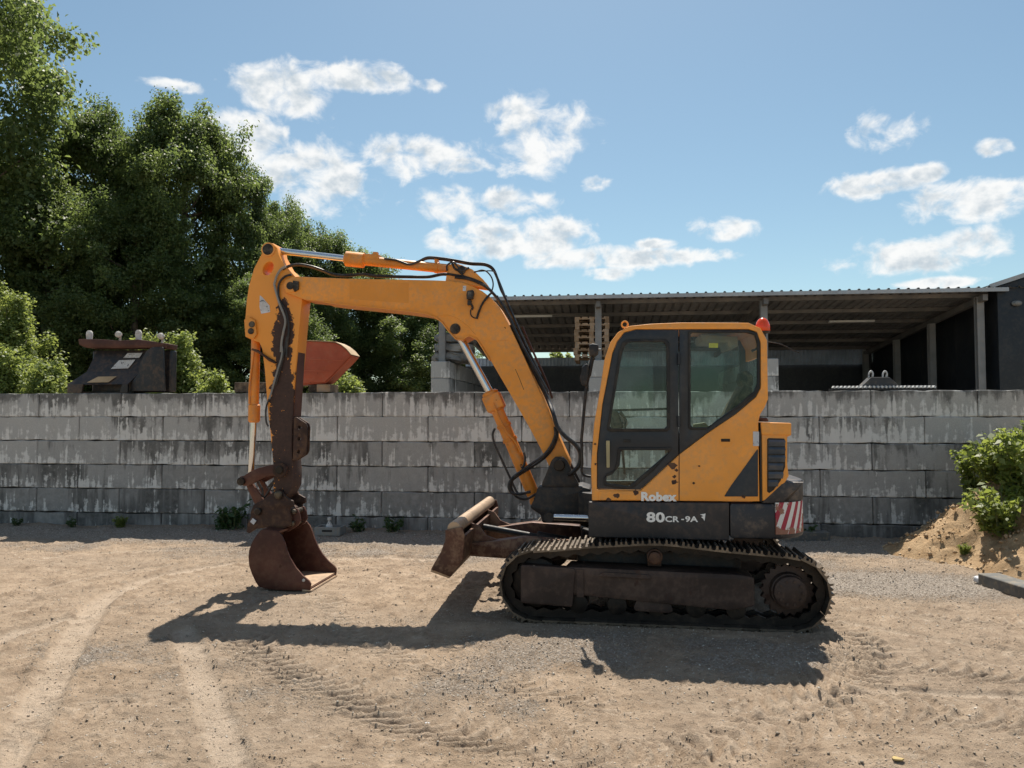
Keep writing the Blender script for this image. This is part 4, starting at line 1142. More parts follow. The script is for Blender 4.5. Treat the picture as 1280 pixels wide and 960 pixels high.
m = MB(); c = sx(780, 522, 7.75); m.prism(fillet(pxz([(772, 515), (776, 513), (786, 528), (783, 533), (776, 530)], 7.75), .008), 7.72, 7.76, bev=.004); m.build('monitor', M['decal'], EX)
m = MB(); m.prism(fillet(pxz([(760, 512), (772, 514), (780, 535), (764, 537)], 7.6), .02), 7.5, 7.68, bev=.01); m.build('front_console', M['plastic'], EX)
m = MB(); m.prism(fillet(pxz([(870, 422), (892, 424), (915, 425), (915, 437), (905, 440), (902, 432), (872, 431)], 7.7), .01), 7.35, 7.85, bev=.01); m.build('headliner', M['greyplastic'], EX)
m = MB(); m.prism(fillet(pxz([(866, 530), (880, 528), (888, 535), (886, 552), (866, 553)], 7.85), .01), 7.78, 7.86, bev=.006); m.build('side_console', M['handle'], EX)
# ------------------------------------------------------------------ the setting: yard
WALL_Y = 12.0
px_ = lambda p, d: pxz(p, d)
def path_dist(X, Y, pts):
    """distance to a polyline, distance along it, signed side"""
    best = np.full(X.shape, 1e9); along = np.zeros(X.shape); acc = 0; side = np.zeros(X.shape)
    for (x0, y0), (x1, y1) in zip(pts[:-1], pts[1:]):
        dx, dy = x1 - x0, y1 - y0; L = math.hypot(dx, dy)
        t = np.clip(((X - x0) * dx + (Y - y0) * dy) / (L * L), 0, 1)
        d = np.hypot(X - x0 - t * dx, Y - y0 - t * dy)
        m = d < best
        best = np.where(m, d, best); along = np.where(m, acc + t * L, along); acc += L
        side = np.where(m, np.sign((X - x0) * dy - (Y - y0) * dx), side)
    path_dist.side = side
    return best, along
def gpath(pts):
    P = smooth([G(*p) for p in pts], 8); return [(p.x, p.y) for p in P]
RUTS = [(gpath([(-60, 1040), (20, 930), (65, 850), (98, 790), (135, 748), (200, 722), (300, 705), (420, 698), (560, 700)]), .125, .016),
        (gpath([(228, 790), (245, 830), (262, 880), (282, 940), (300, 1010)]), .105, .014),
        (gpath([(-40, 815), (30, 790), (100, 775)]), .10, .012),
        (gpath([(430, 700), (520, 694), (600, 696)]), .05, .012), (gpath([(20, 700), (150, 690), (280, 688), (330, 690)]), .06, .012), (gpath([(430, 712), (540, 708), (620, 716)]), .04, .01),
        (gpath([(30, 740), (160, 715), (300, 700), (430, 690)]), .05, .01), (gpath([(1060, 780), (1160, 800), (1290, 822)]), .06, .012), (gpath([(980, 880), (1110, 868), (1290, 875)]), .07, .012)]
TREADS = [(gpath([(300, 800), (360, 835), (440, 872), (530, 905), (640, 930), (780, 945), (900, 930)]), .24, .016, .125),
          (gpath([(400, 745), (440, 790), (520, 830), (640, 850), (760, 880)]), .20, .008, .12),
          (gpath([(1015, 775), (1060, 800), (1075, 830), (1040, 862), (960, 890)]), .26, .016, .12),
          (gpath([(1120, 830), (1180, 838), (1250, 846), (1330, 852)]), .22, .018, .13),
          (gpath([(1130, 765), (1200, 775), (1290, 780)]), .2, .012, .13),
          (gpath([(880, 935), (1010, 905), (1130, 890), (1290, 905)]), .24, .012, .13),
          (gpath([(-10, 945), (60, 905), (150, 880)]), .2, .008, .13),
          (gpath([(430, 735), (500, 722), (590, 735), (650, 760)]), .22, .008, .12)]
def yard_height(X, Y):
    near = np.exp(-np.maximum(0, np.abs(X) - 9) / 4.0) * np.exp(-np.maximum(0, Y - 12) / 3.0)
    h = (fbm(X * .6, Y * .6, 3) - .5) * .07 + (fbm(X * 3.1 + 5, Y * 3.1, 4) - .5) * .045
    q = fbm(X * 15 + 3, Y * 15, 3)
    h = h + (np.abs(q - .5) * -.034 + .008)
    h = h + np.maximum(0, fbm(X * 30, Y * 30 + 8, 2) - .57) * .08
    rut = np.zeros(X.shape)
    for pts, w, dep in RUTS:
        d, s = path_dist(X, Y, pts)
        k = np.exp(-(d / w) ** 8); rut = np.maximum(rut, k * (.55 + .7 * (fbm(X * 4, Y * 4, 3) - .3)))
        h = h * (1 - .55 * k) - dep * k + dep * .8 * np.exp(-((d - w * 1.2) / .03) ** 2) * (.5 + fbm(X * 9, Y * 9, 2))
        h = h + k * .004 * np.sin(s * 2 * math.pi / .05) * (fbm(X * 3, Y * 3, 2) > .5)
    for pts, w, amp, pit in TREADS:
        d, s = path_dist(X, Y, pts)
        k = np.exp(-(d / w) ** 6) * np.clip((fbm(X * 1.7 + 9, Y * 1.7, 3) - .20) * 5, 0, 1)
        lat = d / w * path_dist.side
        ph = s / pit + .5 * fbm(X * 2.5, Y * 2.5, 2) + lat ** 2 * 1.3 + lat * .9
        saw = (ph % 1.0); r = np.where(saw < .7, saw / .7, (1 - saw) / .3)
        h = h + k * amp * (r - .55) * 3.4; rut = np.maximum(rut, k * np.clip((r - .6) * 1.6, 0, .5))
    # scattered churned crumbs, the foot of the wall
    h = h + np.exp(-((WALL_Y - Y) / .45) ** 2) * .05 * fbm(X * 3, Y * 3, 3) * (Y < WALL_Y + .3)
    # flat where tracks and bucket stand
    for cx, cy, rx, ry in ((.5, 7.03, 1.6, .34), (.5, 8.85, 1.6, .34), (-3.1, 8.15, .5, .5)):
        k = np.exp(-(((X - cx) / rx) ** 4 + ((Y - cy) / ry) ** 4)); h = h * (1 - k) + k * .012
    return h * near, rut * near
def grow_axis(lo, hi, step, far, k=1.22):
    a = list(np.arange(lo, hi, step)); s = step
    while a[-1] < far[1]: s *= k; a.append(a[-1] + s)
    s = step; b = [lo]
    while b[-1] > far[0]: s *= k; b.append(b[-1] - s)
    return np.array(sorted(set(b[1:] + a)))
GX = grow_axis(-6.2, 4.6, .025, (-11, 8), 1.012)
GX = np.array(sorted(set(list(GX) + list(GX[-1] + np.cumsum(.12 * 1.28 ** np.arange(28))) + list(GX[0] - np.cumsum(.12 * 1.28 ** np.arange(28))))))
yy = [3.2]
while yy[-1] < 12.3: yy.append(yy[-1] + .0045 * yy[-1] ** .9 * .62 + .0006 * yy[-1])
s_ = .03; front = [3.2]
while yy[-1] < 700: s_ *= 1.22; yy.append(yy[-1] + s_)
s_ = .03
while front[-1] > -60: s_ *= 1.25; front.append(front[-1] - s_)
GY = np.array(sorted(set(front[1:] + yy)))
X, Y = np.meshgrid(GX, GY, indexing='ij')
H, RUT = yard_height(X, Y)
nx, ny = X.shape
ids = np.arange(nx * ny).reshape(nx, ny)
F = np.stack([ids[:-1, :-1], ids[1:, :-1], ids[1:, 1:], ids[:-1, 1:]], -1).reshape(-1, 4)
me = quads_mesh('ground', np.stack([X, Y, H], -1).reshape(-1, 3), F)
def grav_at(X, Y):
    g = np.clip((fbm(X * .8 + 2, Y * .8 + 4, 4) - .52) * 2.2, 0, .6)
    a = G(150, 830); g = np.maximum(g, 1.5 * (fbm(X * 2.3, Y * 2.3, 4) - .18) * np.exp(-(((X - a.x) / 1.2) ** 2 + ((Y - a.y) / .9) ** 2)))
    a = G(1110, 730); g = np.maximum(g, .95 * np.exp(-(((X - a.x) / 2.2) ** 2 + ((Y - a.y) / .9) ** 2)))
    g = np.maximum(g, .9 * np.exp(-((Y - 11.2) / .9) ** 2))
    g = np.maximum(g, .75 * np.exp(-((Y - 10.0) / .9) ** 2) * fbm(X * 1.2, Y * 1.2, 3) * 1.3)
    return np.clip(g, 0, 1)
GR = grav_at(X, Y) * (1 - .8 * RUT)
at = me.attributes.new('grav', 'FLOAT', 'POINT'); at.data.foreach_set('value', GR.ravel().astype(np.float32))
at = me.attributes.new('rut', 'FLOAT', 'POINT'); at.data.foreach_set('value', np.clip(RUT, 0, 1).ravel().astype(np.float32))
me.polygons.foreach_set('use_smooth', [True] * len(me.polygons))
ground = link_mesh('ground', me, (0, 0, 0), M['soil']); tag(ground, kind='structure')
def ground_z(x, y):
    h, _ = yard_height(np.array([[x]]), np.array([[y]])); return float(h[0, 0])

# loose gravel lying on it
rng = np.random.default_rng(5)
OCT = np.array([(1,0,0),(-1,0,0),(0,1,0),(0,-1,0),(0,0,1),(0,0,-1)], float)
OCF = np.array([(0,2,4),(2,1,4),(1,3,4),(3,0,4),(2,0,5),(1,2,5),(3,1,5),(0,3,5)])
def stones(name, x, y, z, size, mat, flat=.65):
    n = len(x)
    v = OCT[None] * (size[:, None, None]) * rng.uniform(.6, 1.15, (n, 6, 1)) * np.array([1, 1, flat])
    a = rng.uniform(0, 6.28, n); c, s = np.cos(a)[:, None], np.sin(a)[:, None]
    vx = v[..., 0] * c - v[..., 1] * s; vy = v[..., 0] * s + v[..., 1] * c
    V = np.stack([vx + x[:, None], vy + y[:, None], v[..., 2] + z[:, None]], -1).reshape(-1, 3)
    Ff = (OCF[None] + (np.arange(n) * 6)[:, None, None]).reshape(-1, 3)
    return link_mesh(name, quads_mesh(name, V, Ff), (0, 0, 0), M[mat])
n = 120000
d = 3.6 + 8.3 * rng.random(n) ** 1.35
ang = R(-6.74 * -1) * 0
tx = np.tan(np.radians(rng.uniform(-42, 29, n)))
x = d * tx; y = d
keep = rng.random(n) < (.26 + .7 * grav_at(x, y))
x, y = x[keep], y[keep]
h, _ = yard_height(x, y)
sz = .0022 + .0065 * rng.random(len(x)) ** 5 + .00036 * y + (rng.random(len(x)) > .996) * .010
tag(stones('loose_gravel', x, y, h + sz * .2, sz, 'pebble'), 'small grey and tan stones scattered over the sandy yard', 'gravel', kind='stuff')

# ------------------------------------------------------------------ block wall
def block_mesh(L, Hh, T, seed):
    rr = np.random.default_rng(seed)
    bm = bmesh.new(); bmesh.ops.create_cube(bm, size=1)
    bmesh.ops.scale(bm, vec=(L, T, Hh), verts=bm.verts)
    bmesh.ops.bevel(bm, geom=list(bm.edges), offset=.014, segments=1, profile=.5, affect='EDGES')
    long = [e for e in bm.edges if abs(e.verts[0].co.x - e.verts[1].co.x) > L * .8]
    bmesh.ops.subdivide_edges(bm, edges=long, cuts=9)
    for v in bm.verts:
        onx = abs(abs(v.co.z) - Hh / 2) < .02 and abs(abs(v.co.y) - T / 2) < .02
        if onx and abs(v.co.x) < L / 2 - .02:
            k = rr.random() ** 5 * .022
            v.co.z -= math.copysign(k, v.co.z); v.co.y -= math.copysign(k * .8, v.co.y)
        v.co.y += rr.normal() * .0012
    me = bpy.data.meshes.new('concrete_block'); bm.to_mesh(me); bm.free()
    me.materials.append(M['concrete']); return me
BL = 1.498
BLK = [block_mesh(BL - .010, .394, .5, s) for s in range(5)]
wall = empty('block_wall', (-1.5, WALL_Y + .25, 0), 'long weathered grey wall of stacked concrete blocks behind the excavator', 'wall')
def set_block(parent, me, loc, tone, salt, rotz=0, damp=0.0, hang=.4):
    o = bpy.data.objects.new('concrete_block', me); COL.objects.link(o)
    o.parent = parent; o.location = Vector(loc) - WLOC[parent.name]; o.rotation_euler.z = rotz
    o['tone'] = tone; o['salt'] = salt; o['damp'] = damp; o['hang'] = hang; return o
rb = random.Random(3)
rows = [(2.225, .16, .12, .16, .10, .05, .05, 1.25), (1.83, .42, .34, .22, .14, .05, .10, .3), (1.43, .22, .36, .16, .16, .35, .35, .35), (1.03, .18, .30, .14, .12, .70, .22, .2), (.63, .10, .3, .05, .10, .90, .12, .1), (.23, .1, .3, .02, .08, .92, .1, .1)]
for r, (zt_, tm, tv, sm_, sv, dm, dv_, hg) in enumerate(rows):
    off = -2.017 + (0 if r % 2 == 0 else BL / 2)
    for k in range(-8, 7):
        x = off + k * BL + BL / 2
        set_block(wall, BLK[rb.randrange(5)], (x, WALL_Y + .25 + rb.uniform(-.006, .006), zt_ - .2), tm + rb.uniform(-tv, tv), sm_ + rb.uniform(-sv, sv), 0, max(0, min(1, dm + rb.uniform(-dv_, dv_) - (.25 if x > 0 and r in (2, 3) else 0))), hg)
m = MB(); m.box((-13.2, WALL_Y + .06, -.15), (7.6, WALL_Y + .44, 2.20)); o = m.build('light_stop_core', M['black'], wall)  # dark core added inside the wall so no sun leaks through the joints
WTOP = 2.225

# ------------------------------------------------------------------ attachments standing on the wall
# black ditching bucket
YB = WALL_Y + .03
BKT = empty('excavator_bucket', U(145, 488, YB) + Vector((0, .25, 0)), 'black wide excavator bucket with pale stickers on top of the wall', 'bucket')
BKT.location.z = WTOP; WLOC[BKT.name] = Vector(BKT.location)
ZB = lambda p, d: zx(p, 0, 380, 3.84, d)
# open front: floor, back, two cheeks, top beam with lugs
def pt(p, d): 
    a = ZB([p], d)[0]; return (a[0], a[1])
yf_, yb_ = YB, YB + .5
def quad_plate(mb, a, b, c, d, th=.015):
    n = (Vector(b) - Vector(a)).cross(Vector(d) - Vector(a)).normalized() * th
    v = [Vector(q) for q in (a, b, c, d)]; mb.add(v + [q + n for q in v], [(0, 3, 2, 1), (4, 5, 6, 7), (0, 1, 5, 4), (1, 2, 6, 5), (2, 3, 7, 6), (3, 0, 4, 7)])
xl0, xr0 = pt((322, 415), yf_)[0], pt((612, 415), yf_)[0]
xl1, xr1 = pt((385, 318), yf_)[0], pt((648, 318), yf_)[0]
xl2, xr2 = pt((412, 215), yf_)[0], pt((668, 205), yf_)[0]
z0, z1, z2 = WTOP, pt((500, 322), yf_)[1], pt((500, 215), yf_)[1]
zl = pt((500, 385), yf_)[1]
m = MB(); quad_plate(m, (xl0, yf_, zl), (xr0, yf_, zl), (xr1, yf_ + .16, z1), (xl1, yf_ + .16, z1), -.02); m.build('lower_plate', M['black_bucket'], BKT)
m = MB(); quad_plate(m, (xl1, yf_ + .162, z1), (xr1, yf_ + .162, z1), (xr2, yf_ + .30, z2), (xl2, yf_ + .30, z2), -.02); m.build('back_plate', M['black_bucket'], BKT)
m = MB(); m.prism(fillet([(xl0, z0), (xl0 + .26, z0), (xl0 + .29, zl + .01), (xl0, zl)], .01), yf_, yf_ + .04, bev=.004); m.prism(fillet([(xr0 - .14, z0), (xr0, z0), (xr0, zl), (xr0 - .1, zl)], .01), yf_, yf_ + .04, bev=.004)
m.box((xl0 + .02, yf_ + .18, z0 + .0), (xr0, yf_ + .5, z0 + .03)); m.build('foot_plate', M['black_bucket'], BKT)
cheek = [pt(p, yf_) for p in ((612, 418), (780, 418), (775, 300), (772, 205), (720, 205), (690, 225), (664, 280), (655, 330), (625, 370))]
m = MB(); m.prism(fillet(cheek, .015), yf_ + .06, yf_ + .10, bev=.006); m.build('cheek_plate', M['black_bucket'], BKT)
m = MB(); m.box((pt((385, 300), yf_)[0], yf_ + .30, z0 + .02), (pt((772, 300), yf_)[0], yf_ + .50, z2)); m.build('body', M['black_bucket'], BKT, bevel=.03)
m = MB()
q = [pt(p, yf_) for p in ((352, 165), (440, 165), (560, 172), (640, 166), (782, 186), (778, 210), (660, 206), (540, 208), (385, 206), (356, 192))]
m.prism(fillet(q, .01), yf_ + .12, yf_ + .46, bev=.008); m.build('top_beam', M['rust'], BKT)
m = MB()
for a, h_ in ((380, .17), (620, .18)):
    c = pt((a, 165), yf_); m.lathe(Vector((c[0], yf_ + .26, c[1] - .01)), (0, 0, 1), [(0, .055), (.03, .048), (h_ * .6, .055), (h_ * .85, .05), (h_, .028)], 16)
for a, b in ((740, 150), (534, 142)):
    c = pt((a, b), yf_); m.lathe(Vector((c[0], yf_ + .22, c[1])), (.3, -1, .1), [(0, .02), (.01, .05), (.06, .055), (.08, .03)], 16)
    m.cyl((c[0], yf_ + .24, c[1] - .12), (c[0], yf_ + .24, c[1]), .018, 8)
m.build('rope_shackle', M['whiteball'], BKT)
def sticker_on(a, b, c, d_, q, mat):                          # bilinear patch on a plate, 3 mm proud
    A, B, C_, D = map(Vector, (a, b, c, d_))
    n = (B - A).cross(D - A).normalized() * -.005
    n = n if n.y < 0 else -n
    f = lambda u, v: (A * (1 - u) + B * u) * (1 - v) + (D * (1 - u) + C_ * u) * v
    mb = MB(); quad_plate(mb, *[f(u, v) + n for u, v in q], .002); return mb.build('sticker', M[mat], BKT)
M['whitelabel'] = worn('printed_label', (.55, .56, .56), .6, dust_amt=.2, chip=(.18, .18, .18), chip_amt=.42, chip_sc=22)
M['woodlabel'] = worn('tan_label', (.48, .33, .18), .6, dust_amt=.2)
U1 = ((xl1, yf_ + .15, z1), (xr1, yf_ + .15, z1), (xr2, yf_ + .288, z2), (xl2, yf_ + .288, z2))
sticker_on(*U1, [(.44, .12), (.76, .14), (.82, .54), (.52, .52)], 'whitelabel')
sticker_on(*U1, [(.58, .62), (.88, .63), (.90, .86), (.62, .85)], 'whitelabel')
sticker_on((xl0, yf_ - .012, zl), (xr0, yf_ - .012, zl), (xr1, yf_ + .148, z1), (xl1, yf_ + .148, z1), [(.30, .12), (.66, .13), (.68, .60), (.36, .58)], 'woodlabel')

# red oxide bucket on timbers
ZR = lambda p, d: zx(p, 360, 415, 11.29, d)
yr = WALL_Y + .05
RB = empty('excavator_bucket', (U(400, 488, yr).x, yr + .22, WTOP), 'red oxide excavator bucket seen side on, on top of the wall behind the arm', 'bucket')
rp_ = ZR([(-60, 120), (60, 130), (220, 128), (500, 140), (660, 150), (740, 190), (820, 255), (880, 325), (800, 415), (700, 515), (600, 620), (510, 705), (300, 720), (100, 735), (-60, 740)], yr)
m = MB(); m.prism(fillet(rp_, .008), yr + .02, yr + .05, bev=.006); m.prism(fillet(rp_, .008), yr + .40, yr + .43, bev=.006); m.build('side_plate', M['orange_rust'], RB)
m = MB(); m.ribbon(rp_[7:15], .02, yr + .05, yr + .40); m.build('shell', M['orange_rust'], RB)
m = MB(); m.ribbon(ZR([(60, 126), (220, 122), (500, 134), (665, 145), (745, 184), (826, 250), (886, 322)], yr), .012, yr + .0, yr + .44); m.build('rim', M['woodlabel'], RB)
m = MB()
for a, b in (((300, 388), (780, 402)), ((220, 545), (600, 552))):
    m.bar(P3(ZR, a, yr + .018), P3(ZR, b, yr + .018), .01, .012)
m.build('weld_rib', M['orange_rust'], RB)
tm_ = lambda nm, lab, x0, x1, h0, h1, y0, y1, mt: tag(MB().box((x0, y0, h0), (x1, y1, h1)).build(nm, M[mt], None, bevel=.008), lab, 'timber')
zr = ZR([(300, 735)], yr)[0][1]
tm_('timber_block', 'brown timber block under the red oxide bucket on the wall', U(395, 488, yr).x, U(412, 488, yr).x, WTOP + .002, zr - .004, yr + .02, yr + .42, 'wood')
tm_('timber_block', 'short dark timber under the red oxide bucket beside the arm', U(384, 488, yr).x, U(394, 488, yr).x, WTOP + .002, zr - .006, yr + .05, yr + .40, 'darkwood')
tm_('timber_beam', 'dark brown beam lying on the wall left of the arm', U(291, 488, yr).x, U(333, 488, yr).x, WTOP + .002, WTOP + .17, yr + .05, yr + .30, 'darkwood')

# sieve bucket lying behind the wall coping at the right
YS = WALL_Y + .16
SB = empty('sieve_bucket', (U(1100, 488, YS).x, YS + .1, WTOP), 'grey bucket attachment with two hooks and a toothed bar on the wall', 'bucket')
m = MB(); m.prism(fillet(pxz([(1076, 484), (1089, 471.5), (1112, 471.5), (1127, 484)], YS), .01), YS, YS + .2, bev=.008); m.build('hood', M['hood'], SB)
m = MB(); a, b = U(1040, 486, YS - .04), U(1170, 486, YS - .04); m.box((a.x, YS - .06, WTOP + .002), (b.x, YS + .14, WTOP + .03)); m.build('bar', M['black'], SB)
tooth = None
for k in range(26):
    x = a.x + (b.x - a.x) * (k + .5) / 26
    loc = Vector((x, YS - .03, WTOP + .046))
    if tooth is None:
        m = MB(); m.obox((0, 0, 0), (.030, .10, .034), Matrix.Rotation(R(28), 3, 'Y')); tooth = m.build('tooth', M['whitelabel'], SB, origin=(0, 0, 0)); tooth.location = loc - WLOC[SB.name]
    else: again(tooth, SB, loc)
for px in (1088.5, 1106):
    m = MB(); c = U(px, 471, YS + .08); m.sweep(smooth([c + Vector((-.03, 0, -.01)), c + Vector((-.025, 0, .05)), c + Vector((.005, 0, .085)), c + Vector((.03, 0, .05)), c + Vector((.025, 0, .0))], 4), .014, 8); m.build('hook', M['whitelabel'], SB)

# ------------------------------------------------------------------ shed behind the wall
D0, D1 = 18.0, 25.2
SHX0, SHX1 = -4.0, 8.45
zf0, zf1 = U(640, 375, D0).z, U(1225, 365, D0).z
ZF = (zf0 + zf1) / 2; ZBK = U(1083, 433, D1).z
SHED = empty('open_shed', (2.2, 21.5, 0), 'open-fronted shed with corrugated roof on grey posts behind the wall', 'shed')
slope = (ZBK - ZF) / (D1 - D0)
rp0 = None
pw = .207 * 5
npan = int((SHX1 - SHX0) / pw) + 1
for k in range(npan):
    x = SHX0 + k * pw
    if rp0 is None:
        m = MB(); prof = []
        for i in range(5):
            b = i * .207
            prof += [(b, 0), (b + .08, 0), (b + .10, .036), (b + .135, .036), (b + .155, 0)]
        prof.append((pw, 0))
        v, f = [], []
        for a, z in prof:
            v += [(a, D0 - .35, ZF + z - .35 * slope), (a, D1 + .5, ZF + slope * (D1 - D0 + .5) + z)]
        for i in range(len(prof) - 1): f.append((2 * i, 2 * i + 2, 2 * i + 3, 2 * i + 1))
        k0 = len(v); v += [(a, b, c + .003) for a, b, c in v]; f += [tuple(j + k0 for j in q[::-1]) for q in f]
        m.add(v, f); rp0 = m.build('roof_sheet', M['roof_sheet'], SHED, ang=20, origin=(0, D0, ZF)); rp0.location = Vector((x, D0, ZF)) - WLOC[SHED.name]
    else: again(rp0, SHED, (x, D0, ZF))
for k in range(6):
    dd = D0 + .15 + k * 1.4; z = ZF + slope * (dd - D0)
    m = MB(); m.box((SHX0 + .05, dd - .03, z - .095), (SHX1 + .10, dd + .03, z - .004)); m.build('purlin', M['purlin'], SHED)
m = MB(); m.box((SHX0, D0 - .42, ZF - .35 * slope - .085), (SHX1 + .25, D0 - .36, ZF - .35 * slope - .002)); m.build('front_trim', M['roof_trim'], SHED)
posts = [(553, 3.14), (748, 3.14), (955, 3.14), (1225, 0)]
for px, zb_ in posts:
    x = U(px, 440, D0).x; m = MB()
    for a, b, c, d_ in ((-.075, .075, -.075, -.060), (-.075, .075, .060, .075), (-.006, .006, -.062, .062)): m.box((x + a, D0 + c, zb_), (x + b, D0 + d_, ZF - .135))
    m.box((x - .1, D0 - .1, ZF - .14), (x + .1, D0 + .1, ZF - .125)); m.build('post', M['shed_steel'], SHED)
    m = MB(); v0 = Vector((x, D0 - .3, ZF - .3 * slope - .19)); v1 = Vector((x, D1 + .4, ZBK - .19 + slope * .4)); m.bar(v0, v1, .10, .13); m.build('rafter', M['purlin'], SHED)
for px in (1166, 1122, 1083):
    ang_ = math.atan((px - 640) / FPX) - R(6.74); x = 8.20; dd = x / math.tan(ang_)
    z = ZF + slope * (dd - D0); m = MB()
    for a, b, c, d_ in ((-.075, .075, -.075, -.060), (-.075, .075, .060, .075), (-.006, .006, -.062, .062)): m.box((x + a, dd + c, 0), (x + b, dd + d_, z - .25))
    m.build('post', M['shed_steel'], SHED)
for px in (895, 1064):
    x = U(px, 396, 20.2).x; m = MB(); zz = ZF + slope * (20.2 - D0) - .16
    m.box((x - .55, 20.15, zz - .05), (x + .55, 20.25, zz)); m.build('strip_light', M['lampglass'], SHED)
x = U(665, 393, 19).x; m = MB(); zz = ZF + slope - .16; m.box((x - .5, 18.95, zz - .05), (x + .5, 19.05, zz)); m.build('strip_light', M['lampglass'], SHED)
# bay walls of the same blocks, seen end on over the wall
BW = [block_mesh(1.48, .394, .45, 20 + s) for s in range(3)]
bays = ((553.5, 'concrete bay wall carrying the leftmost shed post and grey tarpaulin stack'), (748, 'concrete bay wall under the pallet stack, behind the cab front'), (957, 'concrete bay wall behind the rear of the cab'))
for px, lab in bays:
    x = U(px, 470, D0).x
    bw = empty('bay_wall', (x, 20.2, 0), lab, 'wall', 'block walls dividing the shed bays')
    m = MB(); m.box((x - .20, 17.75, 0), (x + .20, 22.9, 1.95)); m.build('core', M['greyplastic'], bw)
    for r in range(3):
        for k in range(4):
            yy0 = 17.7 + k * 1.49 + (.745 if r % 2 else 0)
            if k == 3 and r % 2: continue
            o = set_block(bw, BW[(r + k) % 3], (x, yy0 + .745, 3.13 - .2 - r * .4), .35 + .2 * ((r * 3 + k) % 2), .06, R(90))
        if r % 2:
            m = MB(); m.box((x - .222, 17.703, 3.13 - .395 - r * .4), (x + .222, 18.43, 3.13 - .004 - r * .4)); o = m.build('half_block', M['concrete'], bw, bevel=.012); o['tone'] = .3; o['salt'] = .05; o['damp'] = .1; o['hang'] = .3
# pallets on the middle bay wall
xp = U(740, 420, D0 + .3).x
PAL = None
zp = 3.135
def pallet_mb():
    m = MB(); w, l = .80, 1.2
    for i in range(5):
        x = -w / 2 + i * (w - .13) / 4; m.box((x, -l / 2, .114), (x + .13, l / 2, .144))
    for y in (-l / 2, -.05, l / 2 - .1):
        m.box((-w / 2, y, .085), (w / 2, y + .1, .1135))
        for x in (-w / 2, -.05, w / 2 - .1): m.box((x, y, .0305), (x + .1, y + .1, .0845))
    for x in (-w / 2, -.05, w / 2 - .1): m.box((x, -l / 2, 0), (x + .1, l / 2, .030))
    return m
nth = ['lowest', 'second', 'third', 'fourth', 'fifth', 'sixth', 'topmost']
for k in range(7):
    loc = Vector((xp + rb.uniform(-.03, .03), D0 + .55, zp + k * .1465))
    lab = f'{nth[k]} pallet ' + ('from the bottom ' if 0 < k < 6 else '') + 'of the wooden stack under the shed roof'
    if PAL is None: PAL = pallet_mb().build('wooden_pallet', M['wood'], None, origin=(0, 0, 0)); PAL.location = loc; o = PAL
    else: o = again(PAL, None, loc, (0, 0, R(rb.uniform(-2, 2))))
    tag(o, lab, 'pallet', 'wooden pallets stacked under the shed roof')
# grey tarpaulin bundles on the left bay wall
xt = U(563, 440, D0).x
for k in range(3):
    rr = np.random.default_rng(k + 40)
    n1, n2 = 28, 16; v = []; f = []
    w, dp, hh = (.92, .9, .24)
    for i in range(n1):
        a = 2 * math.pi * i / n1
        for j in range(n2):
            b = math.pi * (j + .5) / n2 - math.pi / 2
            sgn = lambda q, e: math.copysign(abs(q) ** e, q)
            px_v = np.array([w / 2 * sgn(math.cos(a), .45) * sgn(math.cos(b), .35), dp / 2 * sgn(math.sin(a), .45) * sgn(math.cos(b), .35), hh / 2 * sgn(math.sin(b), .6)])
            px_v += .035 * np.array([math.sin(7 * a + k * 2 + 3 * b), math.cos(9 * a + k + 5 * b), .6 * math.sin(11 * a + 2 * k)]) + rr.normal(0, .010, 3)
            v.append(px_v)
    for i in range(n1):
        for j in range(n2 - 1):
            i2 = (i + 1) % n1; f.append((i * n2 + j, i2 * n2 + j, i2 * n2 + j + 1, i * n2 + j + 1))
    f.append(tuple(i * n2 for i in range(n1))[::-1]); f.append(tuple(i * n2 + n2 - 1 for i in range(n1)))
    m = MB(); m.add(v, f); o = m.build('tarpaulin_bundle', M['tarp'], None, origin=(0, 0, 0)); o.location = (xt + .03 * (k - 1), D0 + .52, 3.13 + .125 + k * .235)
    tag(o, ('bottom', 'middle', 'top')[k] + ' bundle of the folded grey tarpaulin stack left of the boom', 'tarpaulin', 'folded grey tarpaulins')
# back of the shed: dark boards, blue sheets above
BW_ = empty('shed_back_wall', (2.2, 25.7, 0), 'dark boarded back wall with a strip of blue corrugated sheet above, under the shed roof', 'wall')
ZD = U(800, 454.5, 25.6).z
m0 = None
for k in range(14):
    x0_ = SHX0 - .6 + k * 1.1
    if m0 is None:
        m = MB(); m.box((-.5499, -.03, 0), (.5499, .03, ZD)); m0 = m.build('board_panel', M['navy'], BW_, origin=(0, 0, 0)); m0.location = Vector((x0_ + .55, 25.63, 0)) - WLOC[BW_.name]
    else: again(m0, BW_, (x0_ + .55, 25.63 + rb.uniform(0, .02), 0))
def sheet(x0_, x1_, z0_, z1_, nm, mat, par, y, ly=0):
    m = MB(); n = int((x1_ - x0_) / .12); v = []; f = []
    for i in range(n + 1):
        for jj, (fx, oy) in enumerate(((0, 0), (.35, 0), (.5, -.03), (.85, -.03))):
            x = x0_ + (i + fx) * .12
            if x > x1_: break
            v += [(x, y + oy, z0_), (x, y + oy, z1_)]
    nn = len(v) // 2
    for i in range(nn - 1): f.append((2 * i, 2 * i + 2, 2 * i + 3, 2 * i + 1))
    k0 = len(v); v += [(a, b + .004, c) for a, b, c in v]; f += [tuple(j + k0 for j in q[::-1]) for q in f]
    m.add(v, f); return m.build(nm, M[mat], par, ang=20)
xm = U(744, 450, 25.6).x
sheet(SHX0 - .6, xm, ZD - .05, U(670, 447.5, 25.6).z, 'corrugated_sheet', 'blue_sheet', BW_, 25.57)
sheet(xm + .01, U(1079, 450, 25.6).x, ZD - .08, U(1078, 434.5, 25.6).z, 'corrugated_sheet', 'blue_sheet', BW_, 25.56)
